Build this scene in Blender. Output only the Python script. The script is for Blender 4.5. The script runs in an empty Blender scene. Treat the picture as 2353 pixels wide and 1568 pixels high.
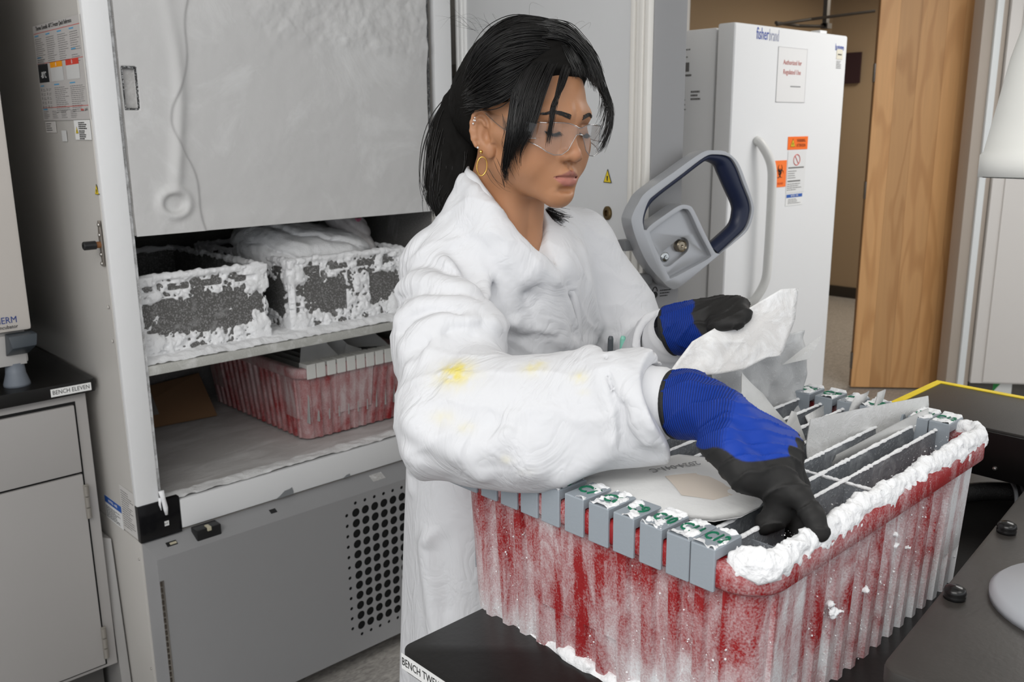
import bpy, bmesh, math, random
import numpy as np
from mathutils import Vector, Matrix, Euler

# ------------------------------------------------------------------ camera, world, lights, exposure
S = bpy.context.scene
COL = S.collection
PI = math.pi
def R(a): return math.radians(a)

cam_d = bpy.data.cameras.new('camera')
cam = bpy.data.objects.new('camera', cam_d); COL.objects.link(cam); S.camera = cam
_yaw, _pit, _rol = R(43.37), R(13.19), R(0.5)
_f = Vector((math.sin(_yaw)*math.cos(_pit), math.cos(_yaw)*math.cos(_pit), -math.sin(_pit)))
_r = Vector((math.cos(_yaw), -math.sin(_yaw), 0)); _d = _f.cross(_r)
_r, _d = _r*math.cos(_rol)+_d*math.sin(_rol), -_r*math.sin(_rol)+_d*math.cos(_rol)
_m = Matrix((_r, -_d, -_f)).transposed().to_4x4(); _m.translation = (0, 0, 1.55)
cam.matrix_world = _m
cam_d.sensor_width = 36; cam_d.lens = 2095.5*36/2353
cam_d.clip_start = .05; cam_d.clip_end = 60
cam_d.dof.use_dof = True; cam_d.dof.focus_distance = 1.2; cam_d.dof.aperture_fstop = 11

W = bpy.data.worlds.new('world'); S.world = W; W.use_nodes = True
W.node_tree.nodes['Background'].inputs[0].default_value = (.93, .96, 1, 1)
W.node_tree.nodes['Background'].inputs[1].default_value = .85

def area(name, loc, size, power, target=None, col=(1, 1, 1), sy=None):
    l = bpy.data.lights.new(name, 'AREA'); l.energy = power; l.color = col
    l.shape = 'RECTANGLE'; l.size = size; l.size_y = sy or size
    o = bpy.data.objects.new(name, l); COL.objects.link(o); o.location = loc
    if target: o.rotation_euler = (Vector(target)-Vector(loc)).to_track_quat('-Z', 'Y').to_euler()
    return o
# ceiling light panels of the lab (above and behind the camera and further down the room) and of the hallway
area('ceiling_light_lab', (-.5, .35, 2.62), 2.0, 46, (.5, 1.1, 1.0), (1, .985, .96))
area('ceiling_light_lab.001', (1.0, -.75, 2.66), 1.2, 10, (1.0, .2, .9), (1, .985, .96))
area('ceiling_light_lab.002', (3.7, .5, 2.66), 1.2, 30, (3.6, .9, 0), (1, .98, .95))
area('ceiling_light_hall', (7.0, 2.6, 2.6), .8, 34, None, (1, .9, .76))

V = S.view_settings
V.view_transform = 'Standard'; V.look = 'None'; V.gamma = 1; V.exposure = .25
V.use_curve_mapping = False

# ------------------------------------------------------------------ materials
MATS = {}
def nd(nt, typ, **kw):
    n = nt.nodes.new(typ)
    for k, v in kw.items():
        if k.startswith('i_'):
            key = k[2:]; key = int(key) if key.isdigit() else key
            n.inputs[key].default_value = v
        else: setattr(n, k, v)
    return n
def mat(name, col=(.8, .8, .8), rough=.5, metal=0, spec=.5, bump=0, bscale=60, var=0, vscale=6, sss=0, coat=0, alpha=None, trans=0, ior=1.45, det=4):
    if name in MATS: return MATS[name]
    m = bpy.data.materials.new(name); m.use_nodes = True; nt = m.node_tree
    b = nt.nodes['Principled BSDF']; I = b.inputs
    I['Base Color'].default_value = (*col, 1); I['Roughness'].default_value = rough; I['Metallic'].default_value = metal
    I['Specular IOR Level'].default_value = spec; I['IOR'].default_value = ior
    I['Transmission Weight'].default_value = trans
    if sss:
        I['Subsurface Weight'].default_value = sss; I['Subsurface Radius'].default_value = (1, .35, .2); I['Subsurface Scale'].default_value = .006
    if coat: I['Coat Weight'].default_value = coat; I['Coat Roughness'].default_value = .15
    tc = nd(nt, 'ShaderNodeTexCoord')
    if var:
        n = nd(nt, 'ShaderNodeTexNoise'); n.inputs['Scale'].default_value = vscale; n.inputs['Detail'].default_value = det
        nt.links.new(tc.outputs['Object'], n.inputs['Vector'])
        mr = nd(nt, 'ShaderNodeMapRange'); mr.inputs['From Min'].default_value = .3; mr.inputs['From Max'].default_value = .7
        mr.inputs['To Min'].default_value = 1-var; mr.inputs['To Max'].default_value = 1+var*.5
        nt.links.new(n.outputs['Fac'], mr.inputs['Value'])
        mx = nd(nt, 'ShaderNodeVectorMath', operation='SCALE'); mx.inputs[0].default_value = col
        nt.links.new(mr.outputs[0], mx.inputs['Scale']); nt.links.new(mx.outputs[0], I['Base Color'])
    if bump:
        n = nd(nt, 'ShaderNodeTexNoise'); n.inputs['Scale'].default_value = bscale; n.inputs['Detail'].default_value = 5
        nt.links.new(tc.outputs['Object'], n.inputs['Vector'])
        bp = nd(nt, 'ShaderNodeBump'); bp.inputs['Strength'].default_value = min(1, bump); bp.inputs['Distance'].default_value = .002
        nt.links.new(n.outputs['Fac'], bp.inputs['Height']); nt.links.new(bp.outputs[0], I['Normal'])
    MATS[name] = m
    return m
def frosted(name, col, cover=.5, scale=9, speck=.5, snow=(.86, .87, .88), stretch=(1, 1, 1), rough=.55, dust=.0):
    """base colour under patches, streaks and specks of rime"""
    if name in MATS: return MATS[name]
    m = bpy.data.materials.new(name); m.use_nodes = True; nt = m.node_tree; L = nt.links.new
    b = nt.nodes['Principled BSDF']; b.inputs['Roughness'].default_value = rough
    tc = nd(nt, 'ShaderNodeTexCoord'); mp = nd(nt, 'ShaderNodeMapping'); mp.inputs['Scale'].default_value = stretch
    L(tc.outputs['Object'], mp.inputs['Vector'])
    n1 = nd(nt, 'ShaderNodeTexNoise'); n1.inputs['Scale'].default_value = scale; n1.inputs['Detail'].default_value = 8; n1.inputs['Roughness'].default_value = .68
    n1.inputs['Distortion'].default_value = .6
    L(mp.outputs[0], n1.inputs['Vector'])
    r1 = nd(nt, 'ShaderNodeMapRange'); r1.inputs['From Min'].default_value = .62-.25*cover; r1.inputs['From Max'].default_value = .80-.25*cover
    r1.inputs['To Min'].default_value = dust; r1.inputs['To Max'].default_value = .95
    L(n1.outputs['Fac'], r1.inputs['Value'])
    n2 = nd(nt, 'ShaderNodeTexNoise'); n2.inputs['Scale'].default_value = 260; n2.inputs['Detail'].default_value = 3
    L(tc.outputs['Object'], n2.inputs['Vector'])
    r2 = nd(nt, 'ShaderNodeMapRange'); r2.inputs['From Min'].default_value = .60-.1*speck; r2.inputs['From Max'].default_value = .70-.1*speck
    r2.inputs['To Min'].default_value = 0; r2.inputs['To Max'].default_value = .85
    L(n2.outputs['Fac'], r2.inputs['Value'])
    mm = nd(nt, 'ShaderNodeMath', operation='MAXIMUM'); L(r1.outputs[0], mm.inputs[0])
    ml = nd(nt, 'ShaderNodeMath', operation='MULTIPLY'); L(r2.outputs[0], ml.inputs[0]); ml.inputs[1].default_value = speck
    L(ml.outputs[0], mm.inputs[1])
    mx = nd(nt, 'ShaderNodeMix', data_type='RGBA'); mx.inputs['A'].default_value = (*col, 1); mx.inputs['B'].default_value = (*snow, 1)
    L(mm.outputs[0], mx.inputs['Factor']); L(mx.outputs['Result'], b.inputs['Base Color'])
    bp = nd(nt, 'ShaderNodeBump'); bp.inputs['Strength'].default_value = .6; bp.inputs['Distance'].default_value = .0015
    L(mm.outputs[0], bp.inputs['Height']); L(bp.outputs[0], b.inputs['Normal'])
    MATS[name] = m
    return m

def snow_mat(name='snow', col=(.88, .885, .895), fine=220):
    if name in MATS: return MATS[name]
    m = mat(name, col, .7, bump=.9, bscale=fine, spec=.3)
    return m

# ------------------------------------------------------------------ mesh helpers
def link(o): COL.objects.link(o); return o
def setp(o, parent):
    if parent is not None:
        o.parent = parent
        o.matrix_parent_inverse = WORLD[parent.name].inverted()
    WORLD[o.name] = o.matrix_basis.copy()
    return o
WORLD = {}
def obj(name, me, material=None, parent=None, smooth=False, matrix=None):
    """mesh data in world coordinates (or with its own matrix) -> one object under its parent"""
    o = bpy.data.objects.new(name, me); link(o)
    if material is not None:
        ml = material if isinstance(material, (list, tuple)) else [material]
        if not me.materials:
            for mm in ml: me.materials.append(mm)
    if matrix is not None: o.matrix_basis = matrix
    if smooth: me.polygons.foreach_set('use_smooth', [True]*len(me.polygons))
    setp(o, parent)
    return o
def tag(o, label, cat, group=None, kind=None):
    if label: o['label'] = label
    if cat: o['category'] = cat
    if group: o['group'] = group
    if kind: o['kind'] = kind
    return o
def thing(name, loc, label, cat, group=None):
    o = bpy.data.objects.new(name, None); link(o); o.location = loc; o.empty_display_size = .05
    WORLD[o.name] = Matrix.Translation(loc)
    return tag(o, label, cat, group)
class B:
    """collects shapes into one mesh"""
    def __init__(s): s.v = []; s.f = []; s.mi = []; s.m = 0
    def add(s, vs, fs, M=None):
        n = len(s.v)
        s.v += [tuple(M @ Vector(p)) if M is not None else tuple(p) for p in vs]
        s.f += [tuple(i+n for i in f) for f in fs]; s.mi += [s.m]*len(fs)
        return s
    def box(s, a, b, M=None):
        x0, y0, z0 = a; x1, y1, z1 = b
        return s.add([(x0,y0,z0),(x1,y0,z0),(x1,y1,z0),(x0,y1,z0),(x0,y0,z1),(x1,y0,z1),(x1,y1,z1),(x0,y1,z1)],
                     [(0,3,2,1),(4,5,6,7),(0,1,5,4),(1,2,6,5),(2,3,7,6),(3,0,4,7)], M)
    def cyl(s, p, q, r, r2=None, n=20, caps=True):
        p, q = Vector(p), Vector(q); r2 = r if r2 is None else r2
        w = (q-p).normalized(); u = w.orthogonal().normalized(); t = w.cross(u)
        vs = [tuple(p+(u*math.cos(2*PI*i/n)+t*math.sin(2*PI*i/n))*r) for i in range(n)]+[tuple(q+(u*math.cos(2*PI*i/n)+t*math.sin(2*PI*i/n))*r2) for i in range(n)]
        fs = [(i, (i+1) % n, n+(i+1) % n, n+i) for i in range(n)]
        if caps: fs += [tuple(reversed(range(n))), tuple(range(n, 2*n))]
        return s.add(vs, fs)
    def lathe(s, prof, c, axis=(0, 0, 1), n=28):
        """profile [(r, h)] around an axis through c"""
        w = Vector(axis).normalized(); u = w.orthogonal().normalized(); t = w.cross(u); c = Vector(c)
        vs = []; fs = []
        for r, h in prof: vs += [tuple(c+w*h+(u*math.cos(2*PI*i/n)+t*math.sin(2*PI*i/n))*r) for i in range(n)]
        for k in range(len(prof)-1): fs += [(k*n+i, k*n+(i+1) % n, (k+1)*n+(i+1) % n, (k+1)*n+i) for i in range(n)]
        if prof[0][0] > 1e-6: fs.append(tuple(reversed(range(n))))
        if prof[-1][0] > 1e-6: fs.append(tuple(range((len(prof)-1)*n, len(prof)*n)))
        return s.add(vs, fs)
    def tube(s, pts, r, n=8, closed=False, caps=True, flat=1, up=None):
        P = [Vector(p) for p in pts]; k = len(P); rr = r if hasattr(r, '__len__') else [r]*k
        vs = []; fs = []; u = None
        for i in range(k):
            a = P[(i-1) % k] if closed or i > 0 else P[i]; b = P[(i+1) % k] if closed or i < k-1 else P[i]
            w = (b-a).normalized()
            if up is not None: u = Vector(up); u = (u-w*u.dot(w)).normalized()
            elif u is None: u = w.orthogonal().normalized()
            else: u = (u-w*u.dot(w)); u = u.normalized() if u.length > 1e-9 else w.orthogonal().normalized()
            t = w.cross(u)
            vs += [tuple(P[i]+(u*math.cos(2*PI*j/n)+t*flat*math.sin(2*PI*j/n))*rr[i]) for j in range(n)]
        for i in range(k if closed else k-1):
            j = (i+1) % k; fs += [(i*n+q, i*n+(q+1) % n, j*n+(q+1) % n, j*n+q) for q in range(n)]
        if caps and not closed: fs += [tuple(reversed(range(n))), tuple(range((k-1)*n, k*n))]
        return s.add(vs, fs)
    def prism(s, poly, z0, z1, M=None):
        n = len(poly)
        vs = [(x, y, z0) for x, y in poly]+[(x, y, z1) for x, y in poly]
        fs = [(i, (i+1) % n, n+(i+1) % n, n+i) for i in range(n)]+[tuple(reversed(range(n))), tuple(range(n, 2*n))]
        return s.add(vs, fs, M)
    def loft(s, rings, closed=True, caps=False):
        n = len(rings[0]); vs = [p for r in rings for p in r]; fs = []
        for k in range(len(rings)-1):
            for i in range(n if closed else n-1):
                j = (i+1) % n; fs.append((k*n+i, k*n+j, (k+1)*n+j, (k+1)*n+i))
        if caps: fs += [tuple(reversed(range(n))), tuple(range((len(rings)-1)*n, len(rings)*n))]
        return s.add(vs, fs)
    def mesh(s, name='m', bev=0, seg=2):
        me = bpy.data.meshes.new(name); me.from_pydata(s.v, [], s.f)
        if any(s.mi): me.polygons.foreach_set('material_index', s.mi)
        if bev:
            bm = bmesh.new(); bm.from_mesh(me)
            bmesh.ops.remove_doubles(bm, verts=bm.verts, dist=1e-6)
            bmesh.ops.recalc_face_normals(bm, faces=bm.faces)
            es = [e for e in bm.edges if len(e.link_faces) == 2 and e.calc_face_angle(0) > .6]
            bmesh.ops.bevel(bm, geom=es, offset=bev, segments=seg, affect='EDGES', profile=.6, clamp_overlap=True)
            for f in bm.faces: f.smooth = True
            bm.to_mesh(me); bm.free()
            try: me.set_sharp_from_angle(angle=R(35))
            except Exception: pass
        me.update(); return me
    def obj(s, name, material=None, parent=None, bev=0, smooth=False, seg=2, matrix=None):
        return obj(name, s.mesh(name, bev, seg), material, parent, smooth, matrix)
def frame(o, x, y):
    """matrix with local x, y axes along the given world vectors, origin o"""
    x = Vector(x).normalized(); y = Vector(y); y = (y-x*y.dot(x)).normalized(); z = x.cross(y)
    m = Matrix((x, y, z)).transposed().to_4x4(); m.translation = o
    return m
def text(name, s, size, M, material, parent, ext=.0002, align='LEFT', sx=1):
    cu = bpy.data.curves.new(name, 'FONT'); cu.body = s; cu.size = size; cu.extrude = ext; cu.align_x = align; cu.align_y = 'CENTER'
    cu.resolution_u = 2
    t = bpy.data.objects.new(name, cu); link(t)
    dg = bpy.context.evaluated_depsgraph_get(); me = bpy.data.meshes.new_from_object(t.evaluated_get(dg))
    bpy.data.objects.remove(t); bpy.data.curves.remove(cu)
    if sx != 1: me.transform(Matrix.Scale(sx, 4, (1, 0, 0)))
    me.transform(M); me.materials.clear()
    return obj(name, me, material, parent)
def plate(name, M, w, h, material, parent, t=.0006, bev=0):
    """thin rectangular sticker / sheet, lower-left corner at M's origin"""
    return B().box((0, 0, 0), (w, h, t), M).obj(name, material, parent, bev)
def lines(name, M, rects, material, parent, t=.0010):
    """printed bars: [(x, y, w, h)] in the frame M"""
    b = B()
    for x, y, w, h in rects: b.add([(x,y,t),(x+w,y,t),(x+w,y+h,t),(x,y+h,t)], [(0,1,2,3)], M)
    o = b.obj(name, material, parent)
    if len(rects) > 4: o['kind'] = 'stuff'        # small print
    return o
rng = random.Random(7)
def para(x, y, w, n, pitch, h, rnd=None):
    """n lines of small print with ragged ends, broken into words"""
    rnd = rnd or rng; out = []
    for i in range(n):
        end = x+w*rnd.uniform(.6, 1); cx = x
        while cx < end:
            ww = min(w*rnd.uniform(.08, .22), end-cx); out.append((cx, y-i*pitch, ww, h)); cx += ww+w*.025
    return out

# ------------------------------------------------------------------ numpy noise and signed-distance modelling
def vnoise(P):
    P = np.asarray(P, np.float32); f0 = np.floor(P); f = P-f0; u = f*f*(3-2*f); i = f0.astype(np.int32).view(np.uint32); o = 0
    c = [np.uint32(374761393), np.uint32(668265263), np.uint32(1440662683)]; one = np.uint32(1)
    k = [(i[:,a]*c[a], (i[:,a]+one)*c[a]) for a in range(3)]; w = [(1-u[:,a], u[:,a]) for a in range(3)]
    for dx in (0, 1):
        for dy in (0, 1):
            kxy = k[0][dx]+k[1][dy]; wxy = w[0][dx]*w[1][dy]
            for dz in (0, 1):
                n = kxy+k[2][dz]; n = (n ^ (n >> np.uint32(13)))*np.uint32(1274126177); n = (n ^ (n >> np.uint32(16))) & np.uint32(0xffff)
                o = o+wxy*w[2][dz]*n.astype(np.float32)
    return o*np.float32(1/65535.)
def fbm(P, o=3, g=.5):
    s = 0; a = 1; t = 0; P = np.asarray(P, np.float32)
    for k in range(o): s = s+a*vnoise(P*(2.03**k)+17*k); t += a; a *= g
    return s/t
def A(*p): return np.array(p, np.float32)
def sph(P, c, r): return np.linalg.norm(P-A(*c), axis=1)-r
def ell(P, c, r, M=None):
    q = P-A(*c)
    if M is not None: q = q @ M
    r = A(*r); k0 = np.linalg.norm(q/r, axis=1); k1 = np.linalg.norm(q/(r*r), axis=1)+1e-9
    return k0*(k0-1)/k1
def cone(P, a, b, r1, r2):
    a, b = A(*a), A(*b); d = b-a; t = np.clip(((P-a) @ d)/(d @ d), 0, 1)
    return np.linalg.norm(P-a-t[:,None]*d, axis=1)-(r1+(r2-r1)*t)
def chain(P, pts, rs, k=.01):
    o = None
    for i in range(len(pts)-1):
        c = cone(P, pts[i], pts[i+1], rs[i], rs[i+1]); o = c if o is None else smin(o, c, k)
    return o
def smin(a, b, k):
    h = np.clip(.5+.5*(b-a)/k, 0, 1); return b*(1-h)+a*h-k*h*(1-h)
def smax(a, b, k): return -smin(-a, -b, k)
def rotm(rx=0, ry=0, rz=0): return np.array(Euler((R(rx), R(ry), R(rz))).to_matrix(), np.float32)
def net(f, lo, hi, h, name='m'):
    """surface nets over a sparse block grid; f maps (N,3) points to signed distance"""
    lo = np.array(lo, np.float64); hi = np.array(hi, np.float64); Bk = 4
    nb = np.ceil((hi-lo)/h/Bk).astype(int)+1; n = nb*Bk
    g = np.stack(np.meshgrid(*[np.arange(k) for k in nb], indexing='ij'), -1).reshape(-1, 3)
    cen = (lo+(g*Bk+(Bk-1)/2)*h).astype(np.float32)
    dc = f(cen); act = np.abs(dc) < Bk*h*1.25
    D = np.repeat(np.repeat(np.repeat(np.where(dc < 0, -1., 1.).reshape(nb).astype(np.float32), Bk, 0), Bk, 1), Bk, 2)
    loc = np.stack(np.meshgrid(*[np.arange(Bk)]*3, indexing='ij'), -1).reshape(-1, 3)
    ga = g[act]; step = 3000
    for s in range(0, len(ga), step):
        idx = (ga[s:s+step, None, :]*Bk+loc[None]).reshape(-1, 3)
        D[idx[:,0], idx[:,1], idx[:,2]] = f((lo+idx*h).astype(np.float32))
    Sg = D < 0; cs = [(x, y, z) for x in (0, 1) for y in (0, 1) for z in (0, 1)]
    sl = lambda c: tuple(slice(c[k], n[k]-1+c[k]) for k in range(3))
    cnt = sum(Sg[sl(c)].astype(np.int8) for c in cs); ce = np.argwhere((cnt > 0) & (cnt < 8))
    pos = np.zeros((len(ce), 3)); num = np.zeros(len(ce))
    for a in range(8):
        for b in range(a+1, 8):
            ca, cb = np.array(cs[a]), np.array(cs[b])
            if np.abs(ca-cb).sum() != 1: continue
            va = D[tuple((ce+ca).T)]; vb = D[tuple((ce+cb).T)]; m = (va < 0) != (vb < 0)
            t = np.where(m, va/np.where(m, va-vb, 1), 0)
            pos += np.where(m[:,None], ca+t[:,None]*(cb-ca), 0); num += m
    pos = (ce+pos/num[:,None])*h+lo
    idm = np.full(n-1, -1, np.int64); idm[tuple(ce.T)] = np.arange(len(ce))
    quads = []
    for ax in range(3):
        o1, o2 = [k for k in range(3) if k != ax]
        s0 = [slice(1, n[k]-1) for k in range(3)]; s0[ax] = slice(0, n[ax]-1)
        s1 = list(s0); s1[ax] = slice(1, n[ax])
        a = Sg[tuple(s0)]; b = Sg[tuple(s1)]; e = np.argwhere(a != b); base = e.copy(); base[:,o1] += 1; base[:,o2] += 1
        flip = ~a[tuple(e.T)]
        if ax == 1: flip = ~flip
        c = []
        for (d1, d2) in ((-1, -1), (0, -1), (0, 0), (-1, 0)):
            q = base.copy(); q[:,o1] += d1; q[:,o2] += d2; c.append(idm[tuple(q.T)])
        c = np.stack(c, 1); c[flip] = c[flip][:, ::-1]; quads.append(c)
    F = np.concatenate(quads); F = F[(F >= 0).all(1)]
    me = bpy.data.meshes.new(name); me.vertices.add(len(pos)); me.vertices.foreach_set('co', pos.astype(np.float32).ravel())
    me.loops.add(F.size); me.loops.foreach_set('vertex_index', F.astype(np.int32).ravel())
    me.polygons.add(len(F)); me.polygons.foreach_set('loop_start', np.arange(0, F.size, 4, dtype=np.int32))
    me.update(calc_edges=True); me.polygons.foreach_set('use_smooth', np.ones(len(F), bool))
    return me, pos.astype(np.float32), F
def vcol(me, name, c):
    a = me.color_attributes.new(name, 'FLOAT_COLOR', 'POINT')
    c = np.concatenate([c, np.ones((len(c), 1))], 1) if c.shape[1] == 3 else c
    a.data.foreach_set('color', c.astype(np.float32).ravel())
def sstep(a, b, x): t = np.clip((x-a)/(b-a), 0, 1); return t*t*(3-2*t)
def spline(pts, n):
    """Catmull-Rom through points"""
    P = [Vector(p) for p in pts]; P = [P[0]*2-P[1]]+P+[P[-1]*2-P[-2]]; out = []; k = len(P)-3
    for i in range(n):
        t = i/(n-1)*k; s = min(int(t), k-1); t -= s; a, b, c, d = P[s:s+4]
        out.append(.5*((2*b)+(c-a)*t+(2*a-5*b+4*c-d)*t*t+(3*b-a-3*c+d)*t**3))
    return out
def heightfield(name, M, w, h, nx, ny, fn, material, parent, thick=0):
    """grid in frame M displaced along its z by fn(x array, y array)"""
    xs = np.linspace(0, w, nx); ys = np.linspace(0, h, ny); X, Y = np.meshgrid(xs, ys); Z = fn(X.ravel(), Y.ravel())
    b = B(); vs = list(zip(X.ravel(), Y.ravel(), Z)); fs = [(j*nx+i, j*nx+i+1, (j+1)*nx+i+1, (j+1)*nx+i) for j in range(ny-1) for i in range(nx-1)]
    b.add(vs, fs, M)
    return b.obj(name, material, parent, smooth=True)

white = mat('white_enamel', (.74, .745, .75), .35, bump=.05, bscale=14)
grey_paint = mat('grey_paint', (.215, .21, .21), .34, var=.05)
warm_paint = mat('warm_grey_paint', (.52, .50, .47), .45, var=.04, vscale=3)
black = mat('black_plastic', (.012, .012, .013), .4)
dark = mat('dark_void', (.006, .006, .006), .9)
steel = mat('steel', (.55, .53, .5), .3, 1)
snow = snow_mat()
ink = mat('black_ink', (.02, .02, .02), .8)
paper = mat('paper_white', (.78, .78, .77), .6)
yellow = mat('yellow_print', (.75, .55, .01), .5)
orange = mat('orange_print', (.9, .16, .01), .5)
redink = mat('red_print', (.6, .05, .03), .5)
blueink = mat('blue_print', (.02, .1, .4), .5)
skyink = mat('light_blue_print', (.08, .35, .6), .5)
# ------------------------------------------------------------------ the room
def struct(o): o['kind'] = 'structure'; return o
def floor_mat():
    m = bpy.data.materials.new('floor_vinyl'); m.use_nodes = True; nt = m.node_tree; L = nt.links.new; b = nt.nodes['Principled BSDF']
    tc = nd(nt, 'ShaderNodeTexCoord'); mp = nd(nt, 'ShaderNodeMapping'); mp.inputs['Scale'].default_value = (1, 2.6, 1); mp.inputs['Rotation'].default_value = (0, 0, .7)
    n = nd(nt, 'ShaderNodeTexNoise'); n.inputs['Scale'].default_value = 34; n.inputs['Detail'].default_value = 5; n.inputs['Distortion'].default_value = 1.2
    L(tc.outputs['Object'], mp.inputs['Vector']); L(mp.outputs[0], n.inputs['Vector'])
    r = nd(nt, 'ShaderNodeValToRGB'); r.color_ramp.elements[0].position = .34; r.color_ramp.elements[0].color = (.26, .245, .23, 1)
    r.color_ramp.elements[1].position = .68; r.color_ramp.elements[1].color = (.46, .44, .41, 1)
    L(n.outputs['Fac'], r.inputs[0]); L(r.outputs[0], b.inputs['Base Color']); b.inputs['Roughness'].default_value = .35
    return m
vinyl = floor_mat()
fl = struct(B().box((-3, -3, -.08), (9.2, 5.2, -.012)).obj('floor', mat('grout', (.06, .055, .05), .9)))
k = 0
tile_me = B().box((.0012, .0012, -.02), (.6084, .6084, 0)).mesh('floor_tile', .0006, 1); tile_me.materials.append(vinyl)
for i in range(-3, 14):
    for j in range(-3, 8):
        x, y = -.25+i*.6096, .05+j*.6096
        if x > 8.2 or y > 4.2: continue
        obj('floor_tile', tile_me, None, fl, matrix=Matrix.Translation((x, y, 0)))
wallp = mat('wall_paint', (.62, .60, .57), .85, bump=.15, bscale=300)
tan = mat('tan_wall_paint', (.34, .255, .165), .85, bump=.2, bscale=260)
struct(B().box((-2.6, 3.05, 0), (4.2, 3.15, 2.75)).obj('wall_back', wallp))
struct(B().box((7.9, -1.5, 0), (8.0, 4.6, 2.75)).obj('wall_hallway', tan))
struct(B().box((4.2, 4.2, 0), (8.0, 4.3, 2.75)).obj('wall_hallway_end', tan))
struct(B().box((7.885, -1.5, 0), (7.9, 4.2, .10)).obj('baseboard_hallway', mat('dark_cove_base', (.03, .025, .02), .5), bev=.002))
struct(B().box((-3, -3, 2.75), (9.2, 5.2, 2.8)).obj('ceiling', mat('ceiling_tile', (.8, .8, .78), .9)))
# ------------------------------------------------------------------ open ultracold freezer
FX0, FX1, FY = .742, 1.755, 2.10
fz = thing('ultracold_freezer', (1.25, 2.5, 0), 'large white ultracold freezer standing open with frosted shelves inside', 'freezer')
rimed = frosted('rimed_lining', (.42, .41, .40), .75, 7, .6, (.62, .61, .60))
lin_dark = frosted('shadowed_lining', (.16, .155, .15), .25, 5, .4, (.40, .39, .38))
b = B()
b.box((FX0, FY+.012, .581), (.80, 2.98, 2.02)).box((1.69, FY+.012, .581), (FX1, 2.98, 2.02)).box((.80, 2.9, .581), (1.69, 2.98, 2.02)).box((FX0, FY+.012, 2.02), (FX1, 2.98, 2.06))
b.obj('cabinet_shell', warm_paint, fz, .004)
B().box((FX0, FY+.005, .05), (FX1, 2.98, .579)).obj('compressor_housing', warm_paint, fz, .003)
# white front frame: posts and sill
ice_white = mat('iced_white', (.80, .805, .81), .4, bump=.35, bscale=40)
b = B().box((FX0, FY-.004, .672), (.797, FY+.014, 2.06)); b.obj('front_post', ice_white, fz, .003)
B().box((.797, FY+.004, .67), (.806, FY+.06, 2.06)).obj('inner_gasket', frosted('gasket_ice', (.42, .42, .42), .8, 25, .7), fz, .002)
b = B().box((1.69, FY-.004, .585), (FX1-.003, FY+.014, 2.06)); b.obj('front_post', ice_white, fz, .003)
B().box((.845, FY-.006, .585), (1.69, FY+.03, .662)).obj('front_sill', white, fz, .006)
# black corner plate at the foot of the left post, with a drip of ice and a number tag
B().box((FX0, FY-.006, .578), (.845, FY+.012, .672)).obj('corner_plate', mat('black_gloss', (.008, .008, .009), .12), fz, .002)
b = B(); b.tube([(.800, FY-.012, .70), (.803, FY-.013, .68), (.806, FY-.014, .655), (.807, FY-.013, .637)], [.007, .0055, .006, .0035], 8)
b.tube([(.797, FY-.008, .682), (.795, FY-.009, .665), (.797, FY-.009, .65)], [.004, .003, .001], 6)
b.obj('ice_drip', snow, fz, smooth=True)
M = frame((.802, FY-.0075, .606), (1, 0, 0), (0, 0, 1))
p = plate('number_tag', M, .011, .0125, paper, fz); text('tag_number', '2', .011, frame((.8055, FY-.0088, .6125), (.2, 0, -1), (1, 0, .2)), ink, p, .0001, 'CENTER')
# compartment floor with rime
def ffl(X, Y):
    P = np.stack([X*9, Y*9, 0*X], 1); return .004*fbm(P, 4)+.006*sstep(.10, .0, Y)*fbm(P*3, 3)
heightfield('compartment_floor', frame((.80, FY+.002, .660), (1, 0, 0), (0, 1, 0)), .89, .80, 120, 100, ffl, frosted('floor_rime', (.50, .485, .475), .75, 5, .25, (.64, .63, .625), (1, 3, 1)), fz)
b = B().box((.80, FY+.03, .60), (1.69, 2.9, .659)); b.obj('floor_block', warm_paint, fz)
def sill_snow(X, Y):
    P = np.stack([X*30, Y*30, 0*X], 1); return .004+.010*fbm(P, 4)-.02*np.abs(Y/.05-.5)**3-.01*sstep(.02, 0, X)
heightfield('sill_snow', frame((.81, FY-.004, .661), (1, 0, 0), (0, 1, 0)), .875, .052, 260, 16, sill_snow, snow_mat('sill_ice', (.80, .80, .80)), fz)
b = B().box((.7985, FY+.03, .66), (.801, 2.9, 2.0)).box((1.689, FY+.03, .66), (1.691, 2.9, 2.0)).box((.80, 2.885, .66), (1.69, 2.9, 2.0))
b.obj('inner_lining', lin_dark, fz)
# rows of small slots moulded in the back wall
b = B()
for i in range(9):
    for j in range(8):
        b.box((.85+i*.03, 2.878, .80+j*.019), (.868+i*.03, 2.8845, .805+j*.019))
b.obj('wall_slots', dark, fz)
# cardboard lying at the back of the compartment
c = thing('flattened_cardboard', (1.05, 2.72, .67), 'brown flattened cardboard at the back of the lower freezer compartment', 'cardboard')
b = B(); b.add([(.82, 2.70, .670), (1.22, 2.66, .668), (1.26, 2.86, .76), (.84, 2.87, .73)], [(0, 1, 2, 3)]); b.add([(.82, 2.70, .667), (1.22, 2.66, .665), (1.26, 2.86, .757), (.84, 2.87, .727)], [(3, 2, 1, 0)])
b.obj('board', mat('cardboard', (.33, .19, .10), .9), c)
b = B(); b.add([(.80, 2.74, .69), (1.06, 2.70, .672), (1.08, 2.87, .80), (.81, 2.88, .82)], [(0, 1, 2, 3)]); b.obj('plastic_sheet', mat('dull_film', (.30, .28, .26), .5), c)
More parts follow.
